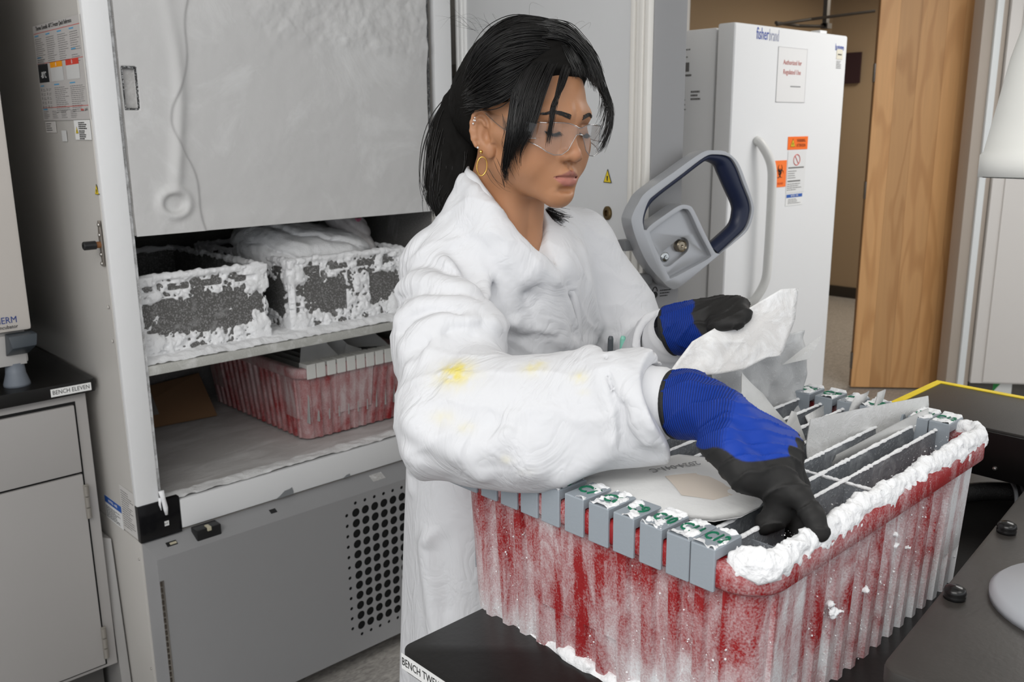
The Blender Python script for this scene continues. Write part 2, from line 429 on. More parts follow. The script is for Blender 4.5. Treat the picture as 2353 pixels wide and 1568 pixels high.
# middle shelf with deep rime
B().box((.803, FY+.008, .982), (1.688, 2.885, 1.006)).obj('shelf', frosted('shelf_edge', (.45, .45, .42), .4, 20, .4, (.68, .68, .66)), fz, .003)
def shsnow(X, Y):
    P = np.stack([X*14, Y*14, 0*X], 1); return .002+.022*fbm(P, 5, .6)*sstep(-.002, .03, Y)+.006*fbm(P*5, 2)
heightfield('shelf_snow', frame((.803, FY+.010, 1.003), (1, 0, 0), (0, 1, 0)), .885, .775, 240, 200, shsnow, snow, fz)
# frosted inner door over the upper compartments
DX0, DZ0, DW, DH = .806, 1.315, .858, .75
def idoor(X, Y):
    x = X+DX0; z = Y+DZ0; P = np.stack([x*6, z*6, 0*x], 1)
    d = .006*fbm(P, 4)+.0015*fbm(P*6, 3)
    rx = .905+.03*sstep(1.40, 1.75, z)+.012*np.sin(z*9)
    d += .010*np.exp(-((x-rx)/.016)**2)*sstep(1.36, 1.45, z)*(1-.6*sstep(1.6, 1.8, z))
    edge = .955+.03*np.sin(z*11)+.012*np.sin(z*27)
    d += .006*sstep(.004, -.004, x-edge)
    r = np.hypot((x-.902)/1.15, z-1.384)
    d += .008*np.exp(-((r-.030)/.010)**2)-.006*sstep(.024, .018, r)
    d += .010*fbm(P*2.2, 4)*sstep(.06, .0, np.minimum(Y, 1)-.0)*.5
    d += .012*sstep(1.74, 1.80, z+.08*(x-1.2))*sstep(1.05, 1.25, x)*fbm(P*5, 4)
    hole = (x > .812) & (x < .842) & (z > 1.597) & (z < 1.686)
    d = np.where(hole, -.022, d)
    return d
rd = frosted('inner_door_rime', (.58, .575, .57), .42, 4.2, .12, (.68, .68, .675), rough=.6)
heightfield('inner_door', frame((DX0, FY+.004, DZ0), (1, 0, 0), (0, 0, 1)), DW, DH, 260, 240, idoor, rd, fz)
B().box((DX0, FY+.006, DZ0), (DX0+DW, FY+.05, DZ0+DH)).obj('inner_door_core', rimed, fz, .003)
b = B(); b.box((.8105, FY-.006, 1.684), (.844, FY+.02, 1.688)).box((.8105, FY-.006, 1.595), (.844, FY+.02, 1.599)).box((.8105, FY-.006, 1.597), (.8125, FY+.02, 1.686)).box((.8415, FY-.006, 1.597), (.8435, FY+.02, 1.686))
b.obj('latch_recess_frame', frosted('rimed_black', (.03, .03, .03), .25, 60, .7), fz, .0008)
B().box((.818, FY+.008, 1.607), (.838, FY+.016, 1.678)).obj('latch_insert', frosted('latch_rime', (.05, .05, .05), .7, 26, .6, (.55, .55, .55)), fz, .004)
B().box((1.667, FY-.001, 1.32), (1.672, FY+.012, 2.05)).obj('door_crack', frosted('crack_shadow', (.05, .05, .05), .35, 30, .5, (.5, .5, .5)), fz)
# ---- lower service panel with ventilation holes
PY = 2.045
gp = mat('panel_grey', (.30, .30, .305), .32, var=.03, vscale=2)
pan = B()
hx = [1.2905]+[1.321+.0322*i for i in range(12)]+[1.321+.0322*12-.001]
hz = [.5245]+[.4955-.0319*i for i in range(12)]+[.116]
gx = [1.277, 1.3050]+[1.321+.0322*(i+.5) for i in range(12)]+[1.731]
gz = [.540, .5105]+[.4955-.0319*(i+.5) for i in range(12)]+[.103]
px0, px1, pz0, pz1 = .757, 1.747, .062, .548
q = [(px0, pz0, gx[0], pz1), (gx[-1], pz0, px1, pz1), (gx[0], pz0, gx[-1], gz[-1]), (gx[0], gz[0], gx[-1], pz1)]
for x0, z0, x1, z1 in q: pan.add([(x0, PY, z0), (x1, PY, z0), (x1, PY, z1), (x0, PY, z1)], [(0, 1, 2, 3)])
N = 20; inner = B()
for i in range(len(hx)):
    for j in range(len(hz)):
        small = i in (0, len(hx)-1) or j in (0, len(hz)-1); corner = i in (0, len(hx)-1) and j in (0, len(hz)-1)
        x0, x1, z0, z1 = gx[i], gx[i+1], gz[j+1], gz[j]; r = .0052 if small else .0128
        if corner: pan.add([(x0, PY, z0), (x1, PY, z0), (x1, PY, z1), (x0, PY, z1)], [(0, 1, 2, 3)]); continue
        cx, cz = hx[i], hz[j]; out = []; inn = []
        for a in range(N):
            t = 2*PI*a/N; c_, s_ = math.cos(t), math.sin(t)
            k_ = min(((x1-cx) if c_ > 0 else (cx-x0))/max(abs(c_), 1e-6), ((z1-cz) if s_ > 0 else (cz-z0))/max(abs(s_), 1e-6))
            out.append((cx+c_*k_, PY, cz+s_*k_)); inn.append((cx+c_*r, PY, cz+s_*r))
        for a, cor in ((0, (x1, z1)), (1, (x0, z1)), (2, (x0, z0)), (3, (x1, z0))): pass
        back = [(x, PY+.002, z) for x, y, z in inn]
        pan.loft([inn, out]); pan.loft([back, inn])
        # corner fills
        for cxx, czz in ((x1, z1), (x0, z1), (x0, z0), (x1, z0)):
            ang = math.atan2(czz-cz, cxx-cx) % (2*PI); a = int(ang/(2*PI)*N) % N
            pan.add([out[a], (cxx, PY, czz), out[(a+1) % N]], [(0, 1, 2)])
# sloping top lip and side returns
pan.add([(px0, PY, pz1), (px1, PY, pz1), (px1, FY+.004, .578), (px0-.010, FY+.004, .578)], [(0, 1, 2, 3)])
pan.add([(px0, PY, pz0), (px0, PY, pz1), (px0-.010, FY+.004, .578), (px0-.010, FY+.004, pz0)], [(0, 1, 2, 3)])
pan.add([(px1, PY, pz0), (px1, FY+.004, pz0), (px1, FY+.004, .578), (px1, PY, pz1)], [(0, 1, 2, 3)])
pan.add([(px0, PY, pz0), (px0-.010, FY+.004, pz0), (px1, FY+.004, pz0), (px1, PY, pz0)], [(0, 1, 2, 3)])
lower = pan.obj('service_panel', gp, fz)
B().box((1.26, PY+.006, .09), (1.745, PY+.05, .545)).obj('grille_backing', dark, lower)
b = B().box((px0+.001, PY-.002, .20), (px0+.010, PY+.001, .492)); b.obj('piano_hinge', steel, lower)
b = B()
for i in range(18): b.cyl((px0+.003, PY-.003, .205+i*.0162), (px0+.003, PY-.003, .214+i*.0162), .0028, n=8)
b.obj('hinge_knuckles', mat('hinge_dark', (.10, .085, .07), .4, .8), lower)
sl = (pz1-.578)/(PY-FY-.004)   # lip slope
def lip(x, t): return (x, PY+(FY+.004-PY)*t, pz1+(.578-pz1)*t)
b = B().box((.866, PY+.014, .553), (.930, FY-.006, .583)); b.obj('panel_catch', black, lower, .003)
B().box((.893, PY+.010, .575), (.903, PY+.03, .5855)).obj('catch_tongue', mat('ivory_plastic', (.5, .46, .34), .5), lower, .001)
for x, w in ((.795, .026), (1.075, .018)):
    M = frame(lip(x, .42), (1, 0, 0), (0, FY+.004-PY, .578-pz1)); B().box((0, 0, -.0005), (w, .014, .0008), M).obj('lip_slot', black, lower)
M = frame(lip(.803, .46), (1, 0, 0), (0, FY+.004-PY, .578-pz1)); B().box((0, 0, 0), (.016, .006, .003), M).obj('slot_clip', MATS['ivory_plastic'], lower)
M = frame(lip(1.40, .38), (1, 0, .0), (.25, FY+.004-PY, .578-pz1)); B().box((0, 0, 0), (.042, .026, .0012), M).obj('tape_residue', frosted('tape_residue', (.45, .44, .43), .5, 60, .5, (.78, .78, .77)), lower)
chip = mat('chipped_metal', (.22, .23, .24), .5)
for x, w, h in ((1.105, .052, .020), (1.315, .024, .009)):
    M = frame((x, FY-.0068, .5865), (1, 0, 0), (0, 0, 1))
    B().prism([(0, 0), (w, 0), (w*1.0, h*.4), (w*.93, h), (w*.80, h*.86), (w*.5, h*.8), (w*.25, h*.35)], 0, .0006, M).obj('paint_chip', chip, fz)
for z in (.53, .23):
    b = B().lathe([(.0035, 0), (.003, .0015), (0, .002)], (FX0, 2.118, z), (-1, 0, 0), 10); b.obj('side_screw', steel, fz, smooth=True)
for y, z in ((2.137, 1.155), (2.134, 1.075)):
    B().lathe([(.0045, 0), (.004, .002), (0, .003)], (FX0, y, z), (-1, 0, 0), 12).obj('rivet', warm_paint, fz, smooth=True)
# strike bracket on the side
def side(y, z): return frame((FX0-.0004, y, z), (0, -1, 0), (0, 0, 1))      # local x toward the viewer, y up
br = B()
pl = [(-.004, .052), (.004, .052), (.0065, .02), (.0065, -.02), (.004, -.052), (-.004, -.052), (-.0085, -.01), (-.0085, .02)]
M = frame((FX0-.0005, 2.130, 1.302), (0, -1, 0), (.0, 0.06, 1))
st = br.prism(pl, 0, .004, M).obj('strike_bracket', mat('worn_bracket', (.33, .30, .27), .4, .7), fz, .001)
for z in (1.345, 1.322, 1.278, 1.257): B().lathe([(.005, 0), (.0045, .003), (.002, .004), (0, .0032)], (FX0-.0045, 2.128+.06*(1.302-z), z), (-1, 0, 0), 14).obj('screw', steel, st, smooth=True)
b = B().cyl((FX0-.004, 2.131, 1.300), (FX0-.018, 2.131, 1.300), .0075, n=14); b.obj('strike_collar', mat('rust', (.22, .09, .03), .7), st)
b = B().lathe([(.0098, .015), (.0098, .040), (.008, .042), (.004, .042), (.004, .036), (0, .036)], (FX0, 2.131, 1.300), (-1, 0, 0), 16); b.obj('strike_pin', black, st)
# quick-reference poster and stickers on the side wall
po = mat('grey_poster', (.50, .48, .465), .5)
PY1, PZ1, PWd, PHt = 2.428, 1.792, .318, .217
M = side(PY1, PZ1-PHt)
ps = plate('side_poster', M, PWd, PHt, po, fz)
# local helper: u right 0..1, v down 0..1
def U(u, v): return (u*PWd, (1-v)*PHt)
text('poster_title', 'Thermo Scientific -86°C Freezer Quick Reference', .0135, M @ Matrix.Translation((.022, PHt*.965, .0012)), ink, ps, .0001, 'LEFT', .88)
rl = []
for v in (.085, .40, .865): rl.append((.004, PHt*(1-v), PWd-.012, .0011))
lines('poster_rule', M, rl, redink, ps)
tx = []; bx_ = []
r9 = random.Random(3)
for c0 in range(4):
    x = .008+c0*.078
    bx_.append((x, PHt*(.885), .028, .0026)); tx += para(x, PHt*.855, .066, 13 if c0 < 3 else 9, .0046, .0011, r9)
    if c0 in (0, 3): bx_.append((x, PHt*(.66+.03*(c0 == 3)), .028, .0026)); tx += para(x, PHt*.635, .06, 4, .0046, .0011, r9)
for c0 in range(2):
    x = .105+c0*.105; bx_.append((x, PHt*.365, .034, .0026)); tx += para(x, PHt*.335, .092, 14, .0042, .0011, r9)
bx_.append((.008, PHt*.365, .025, .0026)); bx_.append((.008, PHt*.115, .03, .0026))
for i in range(5):
    for c0 in range(2): tx += para(.022+c0*.04, PHt*(.33-.045*i), .02, 2, .0036, .001, r9); tx.append((.010+c0*.04, PHt*(.315-.045*i), .004, .006))
for c0 in range(4): tx += para(.008+c0*.062, PHt*.095, .042, 5, .0038, .0011, r9)
lines('poster_text', M, tx, mat('small_print', (.16, .155, .15), .8), ps); lines('poster_headings', M, bx_, skyink, ps)
d1 = lines('display_panel', M, [(.006, PHt*.405, .070, PHt*.19)], mat('display_black', (.015, .017, .02), .4), ps, .0011)
text('display_reading', '-80°C', .021, M @ Matrix.Translation((.041, PHt*.48, .0016)), mat('print_white', (.8, .8, .8), .6), ps, .0001, 'CENTER', .75)
for c0, cm in ((.093, mat('amber_print', (.85, .33, .01), .5)), (.198, redink)):
    lines('display_panel', M, [(c0, PHt*.545, .082, PHt*.055)], cm, ps, .0011); lines('display_panel', M, [(c0, PHt*.405, .082, PHt*.14)], mat('print_pale', (.58, .58, .57), .6), ps, .0011)
    text('display_reading', '0', .013, M @ Matrix.Translation((c0+.041, PHt*.572, .0016)), MATS['print_white'], ps, .0001, 'CENTER', .8)
text('poster_logo', 'thermo', .0085, M @ Matrix.Translation((.262, PHt*.10, .0012)), redink, ps, .0001, 'LEFT', .7)
text('poster_logo', 'scientific', .0085, M @ Matrix.Translation((.286, PHt*.10, .0012)), MATS['small_print'], ps, .0001, 'LEFT', .6)
def sticker(name, y, z, w, h, m_, rects=(), tri=None, parent=None, base=None):
    Mq = side(y, z) if base is None else base
    s_ = plate(name, Mq, w, h, m_, parent or fz)
    if rects: lines('sticker_print', Mq, rects, ink, s_)
    if tri: warn(Mq, tri[0], tri[1], tri[2], s_)
    return s_
def warn(Mq, x, y, s_, parent, back=None):
    """yellow warning triangle with a black rim"""
    B().prism([(x-s_*.55, y), (x+s_*.55, y), (x, y+s_)], .0008, .0011, Mq).obj('triangle_border', ink, parent)
    B().prism([(x-s_*.46, y+s_*.05), (x+s_*.46, y+s_*.05), (x, y+s_*.89)], .0011, .0014, Mq).obj('warning_triangle', yellow, parent)
    B().prism([(x-s_*.06, y+s_*.14), (x+s_*.06, y+s_*.14), (x+s_*.1, y+s_*.5), (x-s_*.1, y+s_*.5)], .0014, .0016, Mq).obj('triangle_symbol', ink, parent)
sticker('sticker', 2.42, 1.547, .073, .026, mat('sticker_grey', (.62, .60, .58), .5), para(.006, .020, .05, 4, .005, .0016))
sticker('sticker', 2.312, 1.527, .031, .025, mat('sticker_blank', (.68, .68, .67), .4))
sticker('sticker', 2.222, 1.531, .100, .043, paper, para(.028, .036, .058, 4, .0042, .0026)+para(.028, .018, .05, 5, .0042, .0026), (.015, .014, .015))
Mq = side(2.138, 1.412)
t_ = B().prism([(0, 0), (.026, 0), (.013, .023)], 0, .0006, Mq).obj('sticker', ink, fz); warn(Mq, .013, 0, .023, t_)
Mq = side(2.318, .640)
s_ = sticker('sticker', 2.312, .580, .112, .062, paper, para(.004, .034, .10, 8, .0042, .0018)); lines('sticker_band', side(2.312, .580), [(0, .044, .112, .018)], blueink, s_)
text('sticker_heading', 'NOTICE - AVIS', .010, side(2.312, .580) @ Matrix.Translation((.056, .053, .0014)), MATS['print_white'], s_, .0001, 'CENTER', .9)
sticker('sticker', 2.197, .585, .088, .118, mat('sticker_grey', (.62, .60, .58), .5), para(.006, .105, .075, 16, .0062, .0014))
# ---- the open outer door, hinged on the right post
DA = R(74); dv = Vector((-math.cos(DA), -math.sin(DA), 0)); nv = Vector((math.sin(DA), -math.cos(DA), 0))   # along the door; outward (away from the inside face)
piv = Vector((1.782, 2.075, 0)); DL = .908; TH = .088
def dm(s, t, z): return tuple(piv+dv*s+nv*t+Vector((0, 0, z)))
MD = Matrix((dv, nv, Vector((0, 0, 1)))).transposed().to_4x4(); MD.translation = piv     # local x along the door, y thickness, z up
Fd = lambda s, z, t=-.0005: frame(dm(s, t, z), dv, (0, 0, 1))      # facing the inside, local x toward the free end
od = B().box((-.042, .004, .56), (DL, TH, 2.06), MD).obj('outer_door', mat('door_grey', (.26, .26, .265), .4), fz, .006)
B().box((.024, -.002, .60), (DL-.06, .006, 2.02), MD).obj('door_liner', mat('liner_white', (.60, .605, .61), .4, var=.03, vscale=3), od, .002)
gk = mat('gasket_cream', (.72, .70, .66), .5)
for s0 in (-.034, DL-.062):
    for i in range(4):
        b = B().box((s0+i*.015, -.012+.004*(i % 2), .57), (s0+.0135+i*.015, .006, 2.05), MD); b.obj('gasket_rib', gk if s0 > .1 else mat('gasket_white', (.80, .80, .79), .5), od, .003)
# latch recess plate low on the liner
b = B().box((DL-.31, -.010, .98), (.8100, .0, 1.293), MD); b.obj('strike_recess', mat('recess_frame', (.55, .54, .53), .5, bump=.2, bscale=80), od, .003)
b = B().box((DL-.31, -.0115, .96), (.788, -.0095, 1.280), MD); b.obj('recess_shadow', mat('recess_shade_grey', (.30, .29, .28), .4), od)  # thin darker sheet, the shade inside the recess put into its colour
def face_in(s, z): 
    x = dv; y = Vector((0, 0, 1)); zz = x.cross(y)          # outward from liner toward the camera side?
    return frame(dm(s, -.003, z), x, y)
Mq = face_in(.746, 1.428)
t_ = B().prism([(0, 0), (.024, 0), (.012, .030)], 0, .0008, Mq).obj('sticker', ink, od); warn(Mq, .012, 0, .030, t_)
b = B().lathe([(.0155, -.0), (.0155, .004), (.012, .006), (.007, .006), (.006, .001), (0, .001)], dm(.760, -.002, 1.361), -nv, 22); b.obj('bolt_socket', mat('brass_dark', (.16, .11, .05), .35, .9), od, smooth=False)
# edge label near the lock
EF = frame(dm(DL+.0005, .014, 1.185), nv, (0, 0, 1))
lines('edge_label', EF, para(.022, .018, .03, 3, .006, .0022), ink, od, .0005)
B().lathe([(.007, 0), (.007, .001), (.0035, .001), (.0035, .0005), (0, .0005)], dm(DL+.0005, .023, 1.196), dv, 16).obj('lock_symbol', ink, od)
B().tube([dm(DL+.001, .023+.006*math.cos(a), 1.203+.010*math.sin(a)) for a in np.linspace(0, PI, 9)], .001, 6).obj('lock_symbol', ink, od)
# ---- door handle: rotated rounded loop with a lock plate, on the free edge of the door
from mathutils.geometry import tessellate_polygon
def holed(name, outer, holes, z0, z1, M, material, parent, bev=0, seg=2):
    loops = [outer]+holes; tri = tessellate_polygon([[Vector((x, y, 0)) for x, y in l] for l in loops])
    flat = [p for l in loops for p in l]; n = len(flat)
    vs = [(x, y, z1) for x, y in flat]+[(x, y, z0) for x, y in flat]
    fs = [tuple(t) for t in tri]+[tuple(i+n for i in reversed(t)) for t in tri]
    k = 0
    for l in loops:
        m_ = len(l)
        for i in range(m_): a, b_ = k+i, k+(i+1) % m_; fs.append((a, b_, b_+n, a+n))
        k += m_
    bb = B(); bb.add(vs, fs, M); me = bb.mesh(name)
    bm = bmesh.new(); bm.from_mesh(me); bmesh.ops.recalc_face_normals(bm, faces=bm.faces)
    if bev:
        bmesh.ops.dissolve_limit(bm, angle_limit=.01, verts=bm.verts, edges=bm.edges)
        es = [e for e in bm.edges if len(e.link_faces) == 2 and 1.2 < e.calc_face_angle(0) < 2.0]
        bmesh.ops.bevel(bm, geom=es, offset=bev, segments=seg, affect='EDGES', profile=.5, clamp_overlap=True)
        for f in bm.faces: f.smooth = True
    bm.to_mesh(me); bm.free()
    if bev: me.set_sharp_from_angle(angle=R(40))
    return obj(name, me, material, parent)
def smoothloop(l, n=72):
    k = len(l); P = [Vector((x, y)) for x, y in l]; out = []
    for i in range(n):
        t = i/n*k; s = int(t); t -= s; a, b_, c_, d_ = P[(s-1) % k], P[s % k], P[(s+1) % k], P[(s+2) % k]
        v = .5*((2*b_)+(c_-a)*t+(2*a-5*b_+4*c_-d_)*t*t+(3*b_-a-3*c_+d_)*t**3); out.append((v.x, v.y))
    return out
def openspline(l, n):
    return [(v.x, v.y) for v in spline([(x, y, 0) for x, y in l], n)]
H_out = [(-.0813,1.3603),(-.0778,1.38),(-.0663,1.3993),(-.0467,1.4216),(.018,1.4574),(.0883,1.4956),(.1184,1.5001),(.1539,1.496),(.1865,1.4748),(.212,1.4325),(.2334,1.3894),(.2375,1.3643),(.2235,1.3293),(.188,1.3046),(.1527,1.2837),(.0962,1.2488),(.0406,1.218),(.0189,1.2199),(-.0031,1.2376),(-.0379,1.2732),(-.0639,1.3158)]
H_blue = [(-.0504,1.3452),(-.054,1.3689),(-.042,1.4015),(-.022,1.4173),(.0391,1.4534),(.0974,1.4871),(.1277,1.4915),(.1634,1.4856),(.1849,1.4645),(.2055,1.4275),(.2264,1.3897),(.2304,1.3647),(.2186,1.3332),(.1833,1.3067),(.1482,1.2823)]
H_open = [(-.0442,1.3415),(-.0437,1.365),(-.0353,1.3846),(-.0133,1.4053),(.0399,1.4367),(.1024,1.4735),(.1197,1.4764),(.1422,1.4674),(.152,1.4517),(.1718,1.42),(.1945,1.3841),(.1979,1.3663),(.1903,1.3419),(.1597,1.3189),(.1293,1.2996)]
H_plate = [(-.0474,1.341),(-.0343,1.3537),(.0004,1.3728),(.0376,1.3906),(.0634,1.3884),(.0769,1.3758),(.103,1.3346),(.1296,1.2942),(.1415,1.2817)]
H_rec = [(-.0335,1.3308),(-.0277,1.3439),(.0339,1.3779),(.0529,1.3821),(.0662,1.3729),(.0922,1.33),(.1219,1.2859),(.1194,1.2754),(.0737,1.2576),(.0246,1.2405),(.0158,1.2447),(-.009,1.2848)]
MH = frame(dm(DL+.022, 0, 0), nv, (0, 0, 1))
silver = mat('silver_paint', (.42, .43, .45), .28, .35)
oo = smoothloop(H_out, 84); bl = openspline(H_blue, 60); op = openspline(H_open, 60); pt = openspline(H_plate, 28)
hd = holed('door_handle', oo, [list(reversed(bl+list(reversed(pt))[1:-1])), list(reversed(smoothloop(H_rec, 48)))], .0, .036, MH, silver, fz, .0035, 3)
rc = smoothloop([(x*1.02-.0009, (y-1.31)*1.02+1.31) for x, y in H_rec], 48)
def stadium(p, q, r, n=12):
    p, q = Vector(p), Vector(q); a = math.atan2(q.y-p.y, q.x-p.x); o = []
    for i in range(n+1): t = a-PI/2+PI*i/n; o.append((q.x+r*math.cos(t), q.y+r*math.sin(t)))
    for i in range(n+1): t = a+PI/2+PI*i/n; o.append((p.x+r*math.cos(t), p.y+r*math.sin(t)))
    return o
sl_ = stadium((.020, 1.282), (.056, 1.3035), .0185)
holed('plate_floor', rc, [list(reversed(sl_))], .004, .024, MH, silver, hd, .0015, 2)
B().prism(stadium((.020, 1.282), (.056, 1.3035), .019), .002, .013, MH).obj('lock_slot', silver, hd)
B().lathe([(.0135, .010), (.0135, .024), (.011, .027), (.009, .024), (.003, .0245), (0, .022)], MH @ Vector((.056, 1.304, 0)), dv, 24).obj('key_lock', mat('lock_brass', (.30, .26, .20), .25, 1), hd)
B().lathe([(.0105, .010), (.0105, .015), (.009, .016), (.0045, .017), (.004, .020), (.0015, .020), (0, .018)], MH @ Vector((.020, 1.282, 0)), dv, 20).obj('plate_screw', mat('zinc', (.5, .52, .52), .2, 1), hd)
# blue rubber grip lining the loop
b = B(); n_ = len(bl)
rings = []
for z_, f_ in ((.030, 0.0), (.0335, .25), (.030, .7), (.018, 1.0), (.004, .9), (.002, 0.)):
    rings.append([tuple(MH @ Vector((bl[i][0]+(op[i][0]-bl[i][0])*f_, bl[i][1]+(op[i][1]-bl[i][1])*f_, z_))) for i in range(n_)])
b.loft(rings, closed=False); b.obj('handle_grip', mat('navy_rubber', (.010, .016, .045), .38), hd, smooth=True)
for s0, z_, w in ((-.066, 1.30, .02), (-.035, 1.225, .03)):
    b = B().box((s0-.012, z_, -.02), (s0+w, z_+.022, .008), MH); b.obj('handle_pawl', mat('pawl_grey', (.16, .165, .17), .4), hd, .003)
b = B().box((-.01, 1.26, -.024), (.08, 1.36, .004), MH); b.obj('handle_mount', silver, hd, .004)

# ------------------------------------------------------------------ second freezer behind the open door
f2 = thing('ultracold_freezer', (2.4, 2.5, 0), 'closed grey freezer partly hidden between the open door and the white refrigerator', 'freezer')
tw = mat('tawny_paint', (.42, .40, .375), .42)
B().box((1.885, 2.075, .05), (2.60, 2.95, 2.05)).obj('cabinet_shell', warm_paint, f2, .004)
b = B(); pr = [(1.90, 2.07), (1.90, 1.985)]+[(1.93+.62*i/8, 1.965-.008*math.sin(PI*i/8)) for i in range(9)]+[(2.575+.03*math.sin(a), 1.995-.03*math.cos(a)) for a in np.linspace(.2, PI/2, 6)]+[(2.605, 2.07)]
b.prism(pr, .55, 2.05); b.obj('outer_door', tw, f2, smooth=False)
plate('door_tag', frame((2.495, 1.9545, 1.83), (1, 0, 0), (0, 0, 1)), .06, .09, mat('ivory_label', (.66, .62, .52), .6), f2)
lines('tag_print', frame((2.495, 1.954, 1.83), (1, 0, 0), (0, 0, 1)), para(.008, .045, .04, 3, .009, .003), ink, f2)
Mq = frame((1.8845, 2.40, 1.40), (0, -1, 0), (0, 0, 1))
p2 = plate('side_poster', Mq, .32, .34, mat('poster_brown', (.26, .235, .21), .6), f2); lines('poster_print', Mq, para(.02, .30, .28, 9, .018, .006)+para(.02, .10, .28, 6, .012, .004), MATS['small_print'], p2)
lines('poster_band', Mq, [(.0, .165, .32, .014)], MATS['amber_print'], p2)

# ------------------------------------------------------------------ rime-covered crates and bags on the shelf
crate_bare = frosted('crate_plastic', (.115, .112, .108), .28, 16, .75, (.42, .42, .42))
def crate(label, x0, x1, y0, y1, z0, z1, seed):
    t = thing('storage_crate', ((x0+x1)/2, (y0+y1)/2, z0), label, 'crate', 'frosted crates on the freezer shelf')
    w = .006; b = B()
    for a, c_ in (((x0, y0, z0), (x1, y0+w, z1)), ((x0, y1-w, z0), (x1, y1, z1)), ((x0, y0, z0), (x0+w, y1, z1)), ((x1-w, y0, z0), (x1, y1, z1)), ((x0, y0, z0), (x1, y1, z0+w))): b.box(a, c_)
    b.obj('crate_body', crate_bare, t, .001)
    # rime grown over rim, foot and corner ribs of the front and the visible side
    o = A(seed*3.1, seed*1.7, 0)
    def face(P, s_, L_s, out):
        """patchy layer on an upright face: s_ along it, out = distance in front of it"""
        z = P[:,2]; e = np.minimum(s_, L_s-s_)
        m = .75*sstep(z1-.075, z1-.050, z)+.85*sstep(z0+.060, z0+.030, z)+.60*sstep(.060, .030, e)-.62
        if seed == 2: m = np.maximum(m, .25*((s_ > .17) & (s_ < .25))-.1*0-.62*((s_ <= .17) | (s_ >= .25)))
        t = np.clip(m+1.7*(fbm(P*38+o, 4, .6)-.5)+1.0*(fbm(P*150+o, 2)-.5), -.2, .75)*.019-.001
        slot = ((np.abs((s_*11.3+seed*.4) % 1-.5) < .30) & (np.abs(z-(z1-.026)) < .007))*.010
        return np.maximum(np.maximum(out-t+slot, -out-.004), np.maximum(-s_-.012, s_-L_s-.012))
    def f(P):
        d = np.maximum(np.maximum(face(P, P[:,0]-x0, x1-x0, y0-P[:,1]), P[:,2]-z1-.004), z0-.012-P[:,2])
        for xx, sg in ((x0, -1), (x1, 1)):
            g = np.maximum(np.maximum(face(P, P[:,1]-y0, y1-y0, sg*(P[:,0]-xx)), P[:,2]-z1-.004), z0-.012-P[:,2]); d = np.minimum(d, g)
        rm = np.minimum(cone(P, (x0, y0, z1), (x1, y0, z1), .009, .009), cone(P, (x0, y1, z1), (x1, y1, z1), .009, .009))
        for xx in (x0, x1): rm = np.minimum(rm, cone(P, (xx, y0, z1), (xx, y1, z1), .009, .009))
        rm = rm+.014*(fbm(P*60+o, 3, .6)-.5)
        return np.minimum(d*.6, rm)
    me, v, F = net(f, (x0-.05, y0-.05, z0-.02), (x1+.05, y1+.04, z1+.035), .0036, 'rime')
    o_ = obj('rime', me, snow, t)
    return t
cr1 = crate('grey crate crusted with rime at the left of the freezer shelf', .826, 1.150, 2.17, 2.70, 1.016, 1.205, 1)
cr2 = crate('rime-crusted crate on the freezer shelf holding frozen bags', 1.235, 1.600, 2.17, 2.72, 1.016, 1.205, 2)
t = thing('frozen_bag', (1.0, 2.45, 1.02), 'dark frozen bag inside the left rime-crusted crate', 'bag')
me, v, F = net(lambda P: ell(P, (.99, 2.44, 1.09), (.145, .22, .075))+.02*(fbm(P*16, 3)-.5), (.83, 2.18, 1.0), (1.15, 2.7, 1.2), .008); obj('bag_film', me, frosted('dark_bag', (.02, .02, .02), .2, 14, .5, (.3, .3, .3)), t)
def bag1(P):
    q = P-A(1.37, 2.38, 1.215); s_ = q[:,0]*.85-q[:,1]*.3
    d = ell(P, (1.36, 2.40, 1.205), (.155, .19, .088), rotm(0, 14, 0)); d = smin(d, ell(P, (1.44, 2.36, 1.20), (.15, .16, .066)), .04); d = smin(d, ell(P, (1.30, 2.30, 1.19), (.06, .10, .06)), .04)
    w = fbm(P*9+3, 3); r_ = np.abs(np.sin((q[:,2]*46+q[:,0]*16+w*3.2)))
    return d+.012*(1-r_)**3*1.2-.004+.008*(fbm(P*60, 3)-.5)+.018*(w-.5)
me, v, F = net(bag1, (1.19, 2.16, 1.09), (1.62, 2.64, 1.34), .0042); bg = obj('frozen_bag', me, snow)
tag(bg, 'large snow-covered bag lying across the right frosted crate', 'bag')
def bag2(P):
    c_ = chain(P, [(1.55, 2.30, 1.19), (1.535, 2.32, 1.25), (1.49, 2.35, 1.31)], [.040, .046, .038], .03)
    c_ = smin(c_, ell(P, (1.545, 2.27, 1.20), (.03, .03, .035)), .03)
    r_ = np.abs(np.sin(P[:,2]*60+P[:,0]*40+4*fbm(P*14, 2)))
    return c_+.009*(fbm(P*24, 3)-.5)+.005*(1-r_)**2
me, v, F = net(bag2, (1.43, 2.2, 1.13), (1.63, 2.43, 1.35), .004); bg = obj('frozen_bag', me, frosted('milky_bag', (.50, .48, .48), .5, 14, .3, (.72, .71, .71)))
tag(bg, 'pale upright plastic bag with a faint pink mark beside the snow-covered bag', 'bag')
me2, v, F = net(lambda P: ell(P, (1.60, 2.48, 1.20), (.065, .14, .09))+.03*(fbm(P*12, 4)-.5), (1.5, 2.3, 1.08), (1.68, 2.65, 1.33), .005); bg2 = obj('frozen_bag', me2, snow)
tag(bg2, 'rounded snowy lump of a bag at the far right of the freezer shelf', 'bag')
mk = B(); Mq = frame((1.520, 2.268, 1.288), (1, .35, -.1), (0, .1, 1)); mk.add([(0, 0, 0), (.02, 0, 0), (.022, .004, 0), (.002, .005, 0)], [(0, 1, 2, 3)], Mq)
